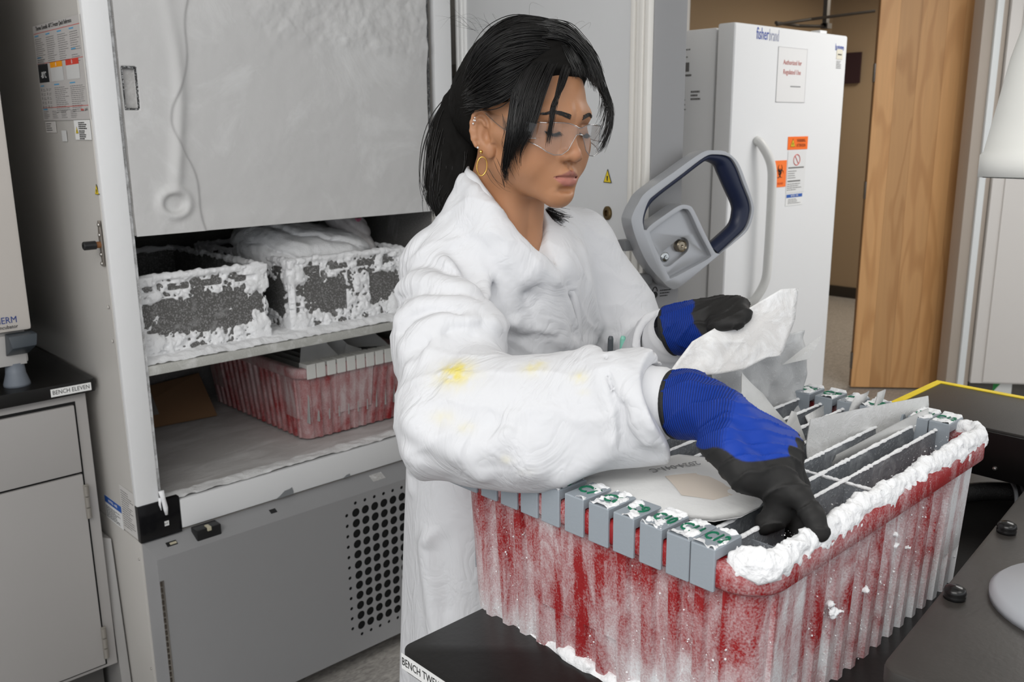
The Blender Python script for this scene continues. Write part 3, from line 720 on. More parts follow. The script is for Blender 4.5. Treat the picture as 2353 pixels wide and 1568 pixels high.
mk.tube([tuple(Mq @ Vector((.004+.012*math.cos(a), .004+.007*math.sin(a), .002))) for a in np.linspace(0, 5.2, 14)], .0012, 5); mk.obj('pink_mark', mat('pink_ink', (.6, .12, .25), .7), bg)

# ------------------------------------------------------------------ red divider bins
def bin_mat(name, red=(.30, .010, .012), snowc=(.74, .74, .75)):
    m = bpy.data.materials.new(name); m.use_nodes = True; nt = m.node_tree; L = nt.links.new; b = nt.nodes['Principled BSDF']
    b.inputs['Roughness'].default_value = .42
    at = nd(nt, 'ShaderNodeAttribute', attribute_name='frost'); tc = nd(nt, 'ShaderNodeTexCoord')
    mp = nd(nt, 'ShaderNodeMapping'); mp.inputs['Scale'].default_value = (1, 1, .35); L(tc.outputs['Object'], mp.inputs['Vector'])
    n1 = nd(nt, 'ShaderNodeTexNoise'); n1.inputs['Scale'].default_value = 26; n1.inputs['Detail'].default_value = 9; n1.inputs['Roughness'].default_value = .7; n1.inputs['Distortion'].default_value = .8
    L(mp.outputs[0], n1.inputs['Vector'])
    n2 = nd(nt, 'ShaderNodeTexNoise'); n2.inputs['Scale'].default_value = 420; n2.inputs['Detail'].default_value = 4; L(tc.outputs['Object'], n2.inputs['Vector'])
    n3 = nd(nt, 'ShaderNodeTexNoise'); n3.inputs['Scale'].default_value = 7; n3.inputs['Detail'].default_value = 4; L(tc.outputs['Object'], n3.inputs['Vector'])
    def mth(op, a, b_):
        q = nd(nt, 'ShaderNodeMath', operation=op)
        for i, w in enumerate((a, b_)):
            if isinstance(w, (int, float)): q.inputs[i].default_value = w
            else: L(w, q.inputs[i])
        return q.outputs[0]
    lvl = mth('ADD', n1.outputs['Fac'], mth('MULTIPLY', mth('SUBTRACT', n3.outputs['Fac'], .5), .7))
    lvl = mth('ADD', lvl, mth('MULTIPLY', mth('SUBTRACT', n2.outputs['Fac'], .5), .45))
    lvl = mth('ADD', lvl, mth('SUBTRACT', at.outputs['Fac'], .5))
    r1 = nd(nt, 'ShaderNodeMapRange'); r1.inputs['From Min'].default_value = .31; r1.inputs['From Max'].default_value = .84; L(lvl, r1.inputs['Value'])
    mx = nd(nt, 'ShaderNodeMix', data_type='RGBA'); mx.inputs['A'].default_value = (*red, 1); mx.inputs['B'].default_value = (*snowc, 1)
    L(r1.outputs[0], mx.inputs['Factor']); L(mx.outputs['Result'], b.inputs['Base Color'])
    bp = nd(nt, 'ShaderNodeBump'); bp.inputs['Strength'].default_value = .7; bp.inputs['Distance'].default_value = .0015
    L(lvl, bp.inputs['Height']); L(bp.outputs[0], b.inputs['Normal'])
    return m
binm = bin_mat('frosted_red_plastic'); binm2 = bin_mat('frosted_red_plastic_dull', (.27, .012, .014), (.55, .46, .46))
red_clean = mat('red_plastic', (.34, .006, .008), .35)
def rrect(x0, y0, x1, y1, r, n=8):
    o = []
    for cx, cy, a0 in ((x1-r, y0+r, -PI/2), (x1-r, y1-r, 0), (x0+r, y1-r, PI/2), (x0+r, y0+r, PI)):
        for i in range(n+1): a = a0+PI/2*i/n; o.append((cx+r*math.cos(a), cy+r*math.sin(a)))
    return o
def dense(poly, step):
    o = []
    n = len(poly)
    for i in range(n):
        a, b_ = Vector(poly[i]), Vector(poly[(i+1) % n]); k = max(1, int((b_-a).length/step))
        for j in range(k): o.append(tuple(a+(b_-a)*j/k))
    return o
def grid_bin(root, M, LX, LY, H, bm_, frost, taper=.022, pitch=.0345):
    """open bin, local x = direction of its long dividers; walls with vertical ribs and smooth label panels"""
    per = dense(rrect(0, 0, LX, LY, .028), .0028); n = len(per); zs = [0, .02, .06, .10, .11, .16, .22, .30, .302, .40, .55, .70, .85, 1]
    rings = []; fr = []
    for zf in zs:
        ring = []
        for i, (x, y) in enumerate(per):
            a = Vector(per[i-1]); c_ = Vector(per[(i+1) % n]); tng = (c_-a).normalized(); nr = Vector((tng.y, -tng.x))
            onx = x < .004 or x > LX-.004; ony = y < .004 or y > LY-.004
            s = y if onx else x; Ls = LY if onx else LX
            corner = not (onx or ony) or s < .03 or s > Ls-.03
            ph = ((s-.02) % pitch)/pitch; rib = 1.0 if ph < .42 else 0.0
            if corner: rib = 0
            pan_ = (onx and .36*LY < s < .72*LY) or (ony and (s < .16*LX or s > .82*LX))
            o_ = .0065*rib
            if pan_ and not corner:
                o_ = .0065 if zf > .301 else .0065*(1.0 if ph < .5 else .15)
            if corner: o_ = .002
            ins = taper*(1-zf)
            cx, cy = LX/2, LY/2
            px = cx+(x-cx)*(1-2*ins/LX); py = cy+(y-cy)*(1-2*ins/LY)
            ring.append(tuple(M @ Vector((px+nr.x*o_, py+nr.y*o_, zf*H)))); fr.append(frost(x/LX, y/LY, zf, rib, pan_))
        rings.append(ring)
    b = B().loft(rings); me = b.mesh('bin_wall')
    vcol(me, 'frost', np.repeat(np.array(fr)[:, None], 3, 1)); w_ = obj('bin_wall', me, bm_, root)
    b = B(); ins = taper+.004; fl_ = [tuple(M @ Vector((x, y, .008))) for x, y in rrect(ins, ins, LX-ins, LY-ins, .02)]
    tp = [tuple(M @ Vector((x, y, H))) for x, y in rrect(.006, .006, LX-.006, LY-.006, .022)]
    b.loft([fl_, tp]); b.add(fl_, [tuple(range(len(fl_)))]); lo_ = [tuple(M @ Vector((x, y, .0))) for x, y in rrect(ins, ins, LX-ins, LY-ins, .02)]; b.add(lo_, [tuple(reversed(range(len(lo_))))])
    b.obj('bin_inside', red_clean, root)
    # rolled rim
    rp = [(0.006, 0), (.006, .012), (.003, .016), (-.012, .016), (-.0165, .012), (-.0165, -.010), (-.013, -.014), (-.009, -.014), (-.009, .0)]
    base = dense(rrect(0, 0, LX, LY, .032, 10), .012); nb = len(base); rr = []
    for off, dz in rp:
        ring = []
        for i, (x, y) in enumerate(base):
            a = Vector(base[i-1]); c_ = Vector(base[(i+1) % nb]); tng = (c_-a).normalized(); nr = Vector((tng.y, -tng.x))
            ring.append(tuple(M @ Vector((x-nr.x*off, y-nr.y*off, H+dz))))
        rr.append(ring)
    b = B().loft(rr); me = b.mesh('rim'); 
    bm2 = bmesh.new(); bm2.from_mesh(me); bmesh.ops.recalc_face_normals(bm2, faces=bm2.faces); bm2.to_mesh(me); bm2.free()
    vcol(me, 'frost', np.full((len(me.vertices), 3), frost(.5, 0, 1.05, 0, False))); obj('rim', me, bm_, root, True)
    return w_
def cap_mesh(w, depth, leg, inner, name='cap'):
    """clip that straddles the rim: local x inward from the outside face, y along the rim, z=0 at rim top"""
    b = B(); pr_ = [(-.0035, -leg), (.0015, -leg), (.0015, 0), (depth-.004, 0), (depth-.004, -inner), (depth, -inner), (depth, .013), (-.0035, .013)]
    b.prism(pr_, 0, w, Matrix(((1, 0, 0, 0), (0, 0, 1, 0), (0, 1, 0, 0), (0, 0, 0, 1))))
    me = b.mesh(name, .0012, 1); return me
# ---- red bin inside the freezer: dividers run back into the compartment
cap_white = mat('cap_offwhite', (.66, .66, .63), .5, bump=.15, bscale=200)
rb = thing('divider_bin', (1.47, 2.5, .668), 'frosted red plastic bin on the freezer floor with off-white divider tabs', 'bin', 'red divider bins')
MB_ = Matrix.Translation((1.665, 2.225, .668)) @ Matrix.Rotation(PI/2, 4, 'Z')       # local x -> +Y, local y -> -X
grid_bin(rb, MB_, .62, .39, .205, binm2, lambda u, v, z, r, p: .45+.10*(r == 0)+.12*p*(z > .3)+(.10 if z > .9 else 0))
cm = cap_mesh(.0285, .040, .030, .028, 'cap_white'); cm.materials.append(cap_white)
dvm = B().box((.02, .0125, -.17), (.60, .0155, -.012)).mesh('divider'); dvm.materials.append(mat('divider_grey_white', (.40, .40, .39), .5))
ys = [.012, .0435]+[.079+i*.0335 for i in range(9)]
for y in reversed(ys):
    d_ = obj('divider', dvm, None, rb, matrix=MB_ @ Matrix.Translation((-.0135, .39-y-.0285, .221)))
    obj('divider_cap', cm, None, d_, matrix=MB_ @ Matrix.Translation((-.0165, .39-y-.0285, .221)))
glass_dim = mat('glassine_dim', (.62, .62, .61), .5, var=.06, vscale=30)
def folded(name, pts, material, label, cat='envelope', group=None, thick=.0012, div=7, curl=0.004, seed=0):
    """paper packet: bilinear sheet through four corners with soft curl, two leaves thick"""
    P = [Vector(p) for p in pts]; nx = ny = div; nrm = (P[1]-P[0]).cross(P[3]-P[0]).normalized(); b = B(); vs = []
    for j in range(ny+1):
        for i in range(nx+1):
            u, v = i/nx, j/ny; p = P[0]*(1-u)*(1-v)+P[1]*u*(1-v)+P[2]*u*v+P[3]*(1-u)*v
            h = curl*(math.sin(3.1*u+seed)*math.cos(2.3*v+seed*1.7)+.5*math.sin(7*v+2*u+seed)*.5)
            vs.append(p+nrm*h)
    m_ = len(vs); fs = [(j*(nx+1)+i, j*(nx+1)+i+1, (j+1)*(nx+1)+i+1, (j+1)*(nx+1)+i) for j in range(ny) for i in range(nx)]
    b.add([tuple(v) for v in vs]+[tuple(v-nrm*thick) for v in vs], fs+[tuple(i+m_ for i in reversed(f)) for f in fs])
    o = b.obj(name, material, None, smooth=True)
    return tag(o, label, cat, group)
for k, (pts, lab) in enumerate([
    ([(1.33, 2.32, .87), (1.46, 2.28, .868), (1.40, 2.34, .962), (1.375, 2.37, .965)], 'pointed white glassine packet leaning at the left in the freezer bin'),
    ([(1.38, 2.38, .87), (1.53, 2.30, .868), (1.475, 2.36, .945), (1.415, 2.42, .965)], 'second pointed glassine packet behind the left one in the freezer bin'),
    ([(1.47, 2.31, .86), (1.525, 2.27, .86), (1.535, 2.30, .895), (1.50, 2.33, .905)], 'small folded glassine packet at the front of the freezer bin'),
    ([(1.46, 2.44, .88), (1.64, 2.30, .885), (1.62, 2.36, .925), (1.50, 2.50, .965)], 'wide glassine packet with a curled edge at the right of the freezer bin'),
    ([(1.50, 2.52, .88), (1.655, 2.40, .885), (1.65, 2.44, .95), (1.54, 2.58, .97)], 'glassine packet at the back right of the freezer bin')]):
    folded('glassine_envelope', pts, glass_dim, lab, 'envelope', 'glassine packets in the freezer bin', seed=k, curl=.006)

# ------------------------------------------------------------------ bench eleven with cabinet and incubator
bt = mat('black_resin', (.011, .0105, .010), .3, bump=.1, bscale=120, var=.25, vscale=9)
b11 = thing('lab_bench', (.2, 2.6, 0), 'black-topped lab bench marked bench eleven with grey cabinet at the left', 'bench')
b = B().prism(list(reversed([(-1.2, 2.99), (.735, 2.99), (.735, 2.268)]+[(.717+.018*math.cos(a), 2.268-.018*math.sin(a)) for a in np.linspace(0, PI/2, 6)]+[(-1.2, 2.25)])), .933, .965)
b.obj('worktop', bt, b11, .002)
lbl = mat('label_white', (.80, .80, .79), .5)
M = frame((.628, 2.2493, .9385), (1, 0, 0), (0, 0, 1)); p = plate('bench_label', M, .092, .019, lbl, b11)
text('label_text', 'BENCH ELEVEN', .0148, M @ Matrix.Translation((.046, .0095, .0009)), ink, p, .0001, 'CENTER', .83)
cabg = mat('cabinet_grey', (.40, .385, .375), .42, var=.03, vscale=2)
cb = B().box((-1.2, 2.272, .19), (.712, 2.95, .932)).obj('cabinet_body', cabg, b11, .002)
B().box((-1.2, 2.36, 0), (.700, 2.95, .19)).obj('toe_kick', mat('toe_dark', (.10, .095, .09), .7), b11)
B().box((-.05, 2.262, .734), (.680, 2.273, .905)).obj('drawer_front', cabg, b11, .0025)
dr = B().box((-.05, 2.262, .205), (.680, 2.273, .728)).obj('cabinet_door', cabg, b11, .0025)
B().box((-.06, 2.2715, .198), (.686, 2.2725, .912)).obj('door_gap', dark, b11)
hg = mat('hinge_grey', (.30, .28, .25), .45, .3)
for z in (.655, .265):
    h_ = B().box((.677, 2.259, z-.045), (.690, 2.264, z+.045)).obj('cabinet_hinge', hg, b11, .0015)
    for i in range(3): B().cyl((.683, 2.2595, z-.042+i*.029), (.683, 2.2595, z-.016+i*.029), .0055, n=12).obj('knuckle', hg, h_)
# leaning sheet-metal panel in the gap
lp = B(); lp.add([(.716, 2.26, 0), (.738, 2.255, 0), (.738, 2.80, 0), (.716, 2.80, 0), (.716, 2.30, .535), (.736, 2.285, .53), (.736, 2.80, .53), (.716, 2.80, .535)], [(0, 3, 2, 1), (4, 5, 6, 7), (0, 1, 5, 4), (1, 2, 6, 5), (2, 3, 7, 6), (3, 0, 4, 7)])
tag(lp.obj('metal_panel', mat('panel_pale', (.36, .35, .34), .4, .2), None, .0015), 'thin grey metal panel slotted upright between bench cabinet and open freezer', 'panel')
# incubator
inc = thing('incubator', (.2, 2.55, .965), 'pale laboratory incubator standing on bench eleven at the left edge', 'incubator')
cream = mat('incubator_cream', (.56, .525, .49), .45)
B().box((-.1, 2.285, 1.100), (.616, 2.90, 1.95)).obj('incubator_door', cream, inc, .008)
B().box((-.1, 2.305, 1.020), (.606, 2.90, 1.098)).obj('incubator_base', mat('incubator_grey', (.42, .41, .40), .5), inc, .006)
B().box((.535, 2.300, 1.018), (.600, 2.306, 1.090)).obj('base_trim', mat('incubator_grey', (.42, .41, .40), .5), inc, .001)
b = B(); b.add([(.560, 2.298, 1.096), (.618, 2.298, 1.096), (.620, 2.262, 1.094), (.558, 2.262, 1.094), (.556, 2.298, 1.042), (.606, 2.298, 1.042), (.614, 2.255, 1.068), (.562, 2.255, 1.066)], [(0, 1, 2, 3), (4, 7, 6, 5), (3, 2, 6, 7), (0, 4, 5, 1), (0, 3, 7, 4), (1, 5, 6, 2)])
b.obj('door_latch', mat('latch_slate', (.045, .055, .065), .4), inc, .003)
b = B().lathe([(.020, .056), (.022, .03), (.029, .006), (.029, 0)], (.577, 2.318, .965), (0, 0, 1), 24); b.obj('foot', mat('foot_slate', (.16, .18, .21), .5), inc, smooth=True)
b = B().lathe([(.020, .056), (.022, .03), (.029, .006), (.029, 0)], (.577, 2.85, .965), (0, 0, 1), 24); b.obj('foot', MATS['foot_slate'], inc, smooth=True)
text('brand_text', 'HERATHERM', .0215, frame((.587, 2.2842, 1.128), (1, 0, 0), (.06, 0, 1)), mat('navy_print', (.02, .05, .22), .5), inc, .0003, 'RIGHT', .85)
text('brand_text', 'Incubator', .0125, frame((.587, 2.2842, 1.1125), (1, 0, 0), (.06, 0, 1)), ink, inc, .0003, 'RIGHT', .85)
# ------------------------------------------------------------------ white refrigerator beyond the door
fr_ = thing('laboratory_refrigerator', (3.03, 2.1, 0), 'tall white laboratory refrigerator with warning stickers beside the wooden door', 'refrigerator')
fw_ = mat('fridge_white', (.76, .765, .77), .3)
FYF = 1.745
B().box((2.665, FYF+.082, .05), (3.405, 2.45, 1.865)).obj('fridge_body', fw_, fr_, .008)
B().box((2.672, FYF+.066, .07), (3.40, FYF+.082, 1.855)).obj('door_gasket', mat('gasket_pale', (.45, .45, .44), .6), fr_)
fd = B().box((2.65, FYF, .07), (3.405, FYF+.068, 1.875)).obj('fridge_door', fw_, fr_, .010, seg=3)
for x in (2.72, 3.34):
    for y in (FYF+.14, 2.39): B().lathe([(.022, 0), (.022, .03), (.014, .034), (.014, .05)], (x, y, 0), (0, 0, 1), 16).obj('fridge_foot', black, fr_)
B().box((3.25, FYF+.03, 1.875), (3.30, FYF+.07, 1.889)).obj('top_hinge', fw_, fr_, .003)
hp = spline([(2.800, FYF, 1.502), (2.808, FYF-.022, 1.485), (2.835, FYF-.045, 1.42), (2.845, FYF-.048, 1.33), (2.845, FYF-.048, 1.10), (2.838, FYF-.045, 1.01), (2.812, FYF-.022, .945), (2.804, FYF, .93)], 40)
B().tube(hp, .0155, 12).obj('fridge_handle', mat('handle_white', (.68, .68, .66), .35), fd, smooth=True)
def fm(x, z): return frame((x, FYF-.0007, z), (1, 0, 0), (0, 0, 1))
text('brand_text', 'fisher', .055, fm(2.775, 1.846), mat('brand_blue', (.03, .07, .36), .5), fd, .0003, 'LEFT', .62)
text('brand_text', 'brand', .055, fm(2.853, 1.845), mat('brand_pale', (.40, .42, .52), .5), fd, .0003, 'LEFT', .50)
text('brand_text', 'Isotemp', .034, fm(3.312, 1.830), MATS['brand_blue'], fd, .0003, 'LEFT', .60)
M = fm(2.916, 1.628); s_ = plate('paper_sign', M, .195, .185, mat('sign_paper', (.74, .735, .73), .55), fd, .001)
lines('sign_sleeve', M, [(0, 0, .195, .002), (0, .183, .195, .002), (0, 0, .002, .185), (.193, 0, .002, .185)], mat('sleeve_edge', (.55, .55, .55), .4), s_, .0013)
brick = mat('brick_red_print', (.42, .055, .035), .6)
text('sign_text', 'Authorized for', .0235, M @ Matrix.Translation((.097, .134, .0014)), brick, s_, .0002, 'CENTER', .87)
text('sign_text', 'Regulated Use', .0235, M @ Matrix.Translation((.097, .102, .0014)), brick, s_, .0002, 'CENTER', .87)
lines('sign_footer', M, [(.09, .052, .07, .0045)], mat('footer_grey', (.3, .3, .3), .7), s_, .0014)
M = fm(3.014, 1.463); s_ = plate('warning_sticker', M, .140, .046, orange, fd)
warn(M, .034, .010, .029, s_)
dk = mat('dark_red_print', (.12, .02, .01), .6)
text('sticker_text', 'WARNING', .0165, M @ Matrix.Translation((.092, .031, .0009)), dk, s_, .0002, 'CENTER', .75); text('sticker_text', 'ATTENTION', .0165, M @ Matrix.Translation((.092, .014, .0009)), dk, s_, .0002, 'CENTER', .68)
M = fm(3.020, 1.308); s_ = plate('storage_notice', M, .128, .150, mat('notice_white', (.72, .72, .715), .5), fd)
B().tube([tuple(M @ Vector((.062+.022*math.cos(a), .118+.019*math.sin(a), .001))) for a in np.linspace(0, 2*PI, 25)[:-1]], .0016, 5, closed=True).obj('prohibition_ring', redink, s_)
B().tube([tuple(M @ Vector((.062-.013, .118+.014, .001))), tuple(M @ Vector((.062+.013, .118-.014, .001)))], .0016, 5).obj('prohibition_ring', redink, s_)
nt_ = [(.006, .088, .11, .005)]+para(.006, .077, .06, 4, .008, .0025)+[(.006, .040, .09, .005)]+para(.006, .031, .1, 4, .007, .0025)
lines('notice_print', M, nt_, MATS['small_print'], s_)
M = fm(3.022, 1.262); s_ = plate('notice_sticker', M, .118, .044, paper, fd); lines('notice_band', M, [(.003, .029, .112, .012)], blueink, s_); lines('notice_print', M, para(.015, .022, .09, 4, .005, .0018), MATS['small_print'], s_, .0012)
text('notice_heading', 'NOTICE - AVIS', .010, M @ Matrix.Translation((.059, .035, .0013)), MATS['print_white'], s_, .0002, 'CENTER', .8)
M = fm(2.925, 1.333); s_ = plate('biohazard_sticker', M, .090, .094, mat('biohazard_orange', (.95, .19, .025), .5), fd)
b = B(); c0 = Vector((.045, .054, .0014))
for a in (90, 210, 330):
    u = Vector((math.cos(R(a)), math.sin(R(a)), 0)); cc = c0+u*.0135
    arc = [cc+.0135*Vector((math.cos(R(a)+t), math.sin(R(a)+t), 0)) for t in np.linspace(.5, 2*PI-.5, 20)]
    b.tube([tuple(M @ p_) for p_ in arc], [.0006+.0030*math.sin(PI*i/19)**1.5 for i in range(20)], 5, flat=.3)
b.tube([tuple(M @ (c0+.0105*Vector((math.cos(t), math.sin(t), 0)))) for t in np.linspace(0, 2*PI, 22)[:-1]], .0011, 5, closed=True)
b.cyl(tuple(M @ c0), tuple(M @ (c0+Vector((0, 0, .0006)))), .004, n=12); b.obj('biohazard_symbol', ink, s_)
text('sticker_text', 'BIOHAZARD', .0115, M @ Matrix.Translation((.045, .012, .0009)), mat('rust_print', (.5, .05, .01), .6), s_, .0001, 'CENTER', .8)
M = fm(3.325, 1.788); s_ = plate('small_label', M, .046, .036, mat('small_label', (.70, .66, .55), .6), fd); lines('label_print', M, [(.008, .015, .03, .004)], ink, s_); lines('label_print', fm(3.325, 1.752), para(.002, .028, .04, 5, .006, .002), MATS['small_print'], s_)
# printing on the refrigerator side
M = frame((2.6645, 2.02, 1.60), (0, -1, 0), (0, 0, 1))
lines('side_print', M, para(.0, .20, .10, 3, .012, .004)+para(.10, .06, .04, 3, .012, .006)+para(.0, .035, .09, 5, .008, .004)+[(.06, .13, .03, .03), (.055, .115, .045, .006)], MATS['small_print'], fr_)
# ------------------------------------------------------------------ wooden door, jamb and cabinet at the right
def wood_mat():
    m = bpy.data.materials.new('birch_veneer'); m.use_nodes = True; nt = m.node_tree; L = nt.links.new; b = nt.nodes['Principled BSDF']; b.inputs['Roughness'].default_value = .45
    tc = nd(nt, 'ShaderNodeTexCoord'); mp = nd(nt, 'ShaderNodeMapping'); mp.inputs['Scale'].default_value = (3.8, 3.8, .62); L(tc.outputs['Object'], mp.inputs['Vector'])
    oi = nd(nt, 'ShaderNodeObjectInfo'); ad = nd(nt, 'ShaderNodeVectorMath', operation='ADD'); ml = nd(nt, 'ShaderNodeMath', operation='MULTIPLY'); ml.inputs[1].default_value = 40
    L(oi.outputs['Random'], ml.inputs[0]); L(mp.outputs[0], ad.inputs[0]); L(ml.outputs[0], ad.inputs[1])
    n1 = nd(nt, 'ShaderNodeTexNoise'); n1.inputs['Scale'].default_value = 1.1; n1.inputs['Detail'].default_value = 2; n1.inputs['Distortion'].default_value = .5; L(ad.outputs[0], n1.inputs['Vector'])
    m1 = nd(nt, 'ShaderNodeMath', operation='MULTIPLY'); m1.inputs[1].default_value = 46; L(n1.outputs['Fac'], m1.inputs[0])
    sn = nd(nt, 'ShaderNodeMath', operation='SINE'); L(m1.outputs[0], sn.inputs[0])
    pw = nd(nt, 'ShaderNodeMapRange'); pw.inputs['From Min'].default_value = .2; pw.inputs['From Max'].default_value = 1; L(sn.outputs[0], pw.inputs['Value'])
    r = nd(nt, 'ShaderNodeValToRGB'); r.color_ramp.elements[0].color = (.68, .375, .155, 1); r.color_ramp.elements[1].color = (.58, .30, .115, 1)
    L(pw.outputs[0], r.inputs[0])
    mp2 = nd(nt, 'ShaderNodeMapping'); mp2.inputs['Scale'].default_value = (60, 60, 3); L(tc.outputs['Object'], mp2.inputs['Vector'])
    n2 = nd(nt, 'ShaderNodeTexNoise'); n2.inputs['Scale'].default_value = 1; n2.inputs['Detail'].default_value = 4; L(mp2.outputs[0], n2.inputs['Vector'])
    mr = nd(nt, 'ShaderNodeMapRange'); mr.inputs['To Min'].default_value = .9; mr.inputs['To Max'].default_value = 1.1; L(n2.outputs['Fac'], mr.inputs['Value'])
    mr2 = nd(nt, 'ShaderNodeMapRange'); mr2.inputs['To Min'].default_value = .86; mr2.inputs['To Max'].default_value = 1.1; L(oi.outputs['Random'], mr2.inputs['Value'])
    mm = nd(nt, 'ShaderNodeMath', operation='MULTIPLY'); L(mr.outputs[0], mm.inputs[0]); L(mr2.outputs[0], mm.inputs[1])
    sc_ = nd(nt, 'ShaderNodeVectorMath', operation='SCALE'); L(r.outputs[0], sc_.inputs[0]); L(mm.outputs[0], sc_.inputs['Scale']); L(sc_.outputs[0], b.inputs['Base Color'])
    return m
wood = wood_mat()
dd = Vector((.404, -.458, 0)).normalized(); dn = Vector((-dd.y, dd.x, 0))      # along the door / away from the camera
MDoor = Matrix((dd, dn, Vector((0, 0, 1)))).transposed().to_4x4(); MDoor.translation = (5.11, 2.44, 0)
do = struct(B().box((0, .012, .008), (.93, .05, 2.25), MDoor).obj('door_1', mat('door_core', (.20, .10, .04), .6), None, .002))
xs = [0, .108, .222, .36, .452, .56, .93]
for i in range(len(xs)-1): B().box((xs[i]+.0004, .0, .010), (xs[i+1]-.0004, .014, 2.248), MDoor).obj('veneer_strip', wood, do)
for z in (1.83, 1.18, .17): B().box((-.006, .006, z-.05), (.004, .04, z+.05), MDoor).obj('door_hinge', mat('hinge_steel', (.16, .15, .14), .4, .8), do, .002)
fx = Matrix.Translation((5.30, 1.90, 0))
jl = mat('jamb_paint', (.46, .40, .345), .5); jw = mat('jamb_light', (.80, .83, .84), .4)
jd = Vector((.62, -.78, 0)).normalized(); jn = Vector((-jd.y, jd.x, 0))
MJ = Matrix((jd, jn, Vector((0, 0, 1)))).transposed().to_4x4(); MJ.translation = (5.225, 1.945, 0)
tr_ = struct(B().box((.0, -.02, 0), (.055, .14, 2.75), MJ).obj('trim_1', jl, None, .002))
B().box((.055, -.045, 0), (.088, .14, 2.75), MJ).obj('frame_face', jw, tr_, .002)
B().box((.088, -.03, 0), (.115, .14, 2.75), MJ).obj('frame_return', jl, tr_, .002)
struct(B().box((.115, .0, 0), (2.2, .12, 2.75), MJ).obj('wall_right', wallp))
tc_ = thing('tall_cabinet', (5.6, 1.4, 0), 'pale tall steel cabinet at the right beside the wooden door', 'cabinet')
pc = mat('cabinet_pale', (.74, .715, .69), .5)
B().box((.118, -.06, .13), (1.3, -.002, 2.2), MJ).obj('cabinet_body', pc, tc_, .004)
B().box((.178, -.072, .14), (1.25, -.06, 2.19), MJ).obj('cabinet_door', pc, tc_, .003)
B().box((.118, -.04, 0), (1.3, -.002, .13), MJ).obj('plinth', mat('plinth_dark', (.075, .07, .063), .6), tc_)
gt = B().box((.245, -.044, .0), (.345, -.0405, .13), MJ).obj('hazard_tape', mat('tape_white', (.66, .67, .66), .5), tc_)
gm_ = mat('tape_green', (.012, .20, .04), .5)
B().prism([(.245, .075), (.245, .13), (.285, .13)], .0441, .0446, MJ @ Matrix.Rotation(PI/2, 4, 'X')).obj('tape_stripe', gm_, gt)
B().prism([(.305, 0), (.345, 0), (.345, .060)], .0441, .0446, MJ @ Matrix.Rotation(PI/2, 4, 'X')).obj('tape_stripe', gm_, gt)
B().box((.30, -.095, 1.26), (.45, -.07, 1.285), MJ).obj('cabinet_pull', mat('pull_grey', (.35, .34, .33), .4, .5), tc_, .003)
# dark notice and strip on the hallway wall, and a door-closer arm
hs = B().box((7.866, 3.90, 1.90), (7.884, 4.06, 2.16)).obj('hall_sign', mat('dark_maroon', (.03, .012, .018), .5)); tag(hs, 'small dark sign on the tan hallway wall beside the refrigerator', 'sign')
hp_ = B().box((7.872, 4.06, .9), (7.884, 4.16, 1.88)).obj('hall_strip', mat('tan_strip', (.25, .19, .13), .7)); tag(hp_, 'narrow dull strip on the hallway wall under the dark sign', 'trim')
b = B().tube([(5.6, 3.38, 2.205), (5.85, 3.36, 2.20), (6.1, 3.28, 2.205)], .011, 8); b.tube([(5.58, 3.36, 2.19), (5.9, 3.3, 2.24), (6.3, 3.05, 2.30)], .010, 8)
b.box((6.06, 3.26, 2.19), (6.12, 3.31, 2.225)); b.box((6.06, 3.27, 2.2), (6.1, 3.30, 2.749))
tag(b.obj('closer_arm', mat('bronze_arm', (.05, .042, .035), .5)), 'dark metal bracket arm at the top of the doorway above the refrigerator', 'bracket')
# ------------------------------------------------------------------ bench twelve
b12 = thing('lab_bench', (1.4, .2, 0), 'black-topped lab bench marked bench twelve carrying the red bin', 'bench')
cn = [(.605+.016-.016*math.cos(a), .853-.016+.016*math.sin(a)) for a in np.linspace(0, PI/2, 7)]
b = B().prism(list(reversed(cn+[(2.15, .853), (2.15, -.75), (.605, -.75)])), .880, .910); b.obj('worktop', bt, b12, .003)
M = frame((.6045, .848, .8835), (0, -1, 0), (0, 0, 1)); p = plate('bench_label', M, .088, .0215, lbl, b12)
text('label_text', 'BENCH TWELVE', .0155, M @ Matrix.Translation((.044, .0108, .0009)), ink, p, .0001, 'CENTER', .76)
B().box((.66, -.7, .10), (2.12, .80, .879)).obj('bench_cabinet', cabg, b12, .003)
B().box((.72, -.68, 0), (2.08, .74, .10)).obj('toe_kick', MATS['toe_dark'], b12)
# ------------------------------------------------------------------ frosted red bin on the bench
nb_ = thing('divider_bin', (1.02, .655, .91), 'frost-covered red plastic bin with green-numbered grey dividers on the bench', 'bin', 'red divider bins')
BX, BY, BLX, BLY, BH = .7375, .4325, .571, .448, .199
MN = Matrix.Translation((BX, BY, .91))
def frost_near(u, v, z, rib, pan_):
    f = .43+.30*max(0, 1-z*2.2)*(.6+.4*math.sin(v*9))
    if u < .01: f += .10*(not rib)+(-.03 if pan_ and z > .3 else 0)-.16*max(0, 1-v/.10)
    elif v < .01:
        f += .16 if not rib else .02
        f += .22*(pan_ and u > .6)+.10*(pan_ and u < .2)-.30*max(0, 1-u/.09)
    return f if z < 1.01 else .38
grid_bin(nb_, MN, BLX, BLY, BH, binm, frost_near, .008, .0345)
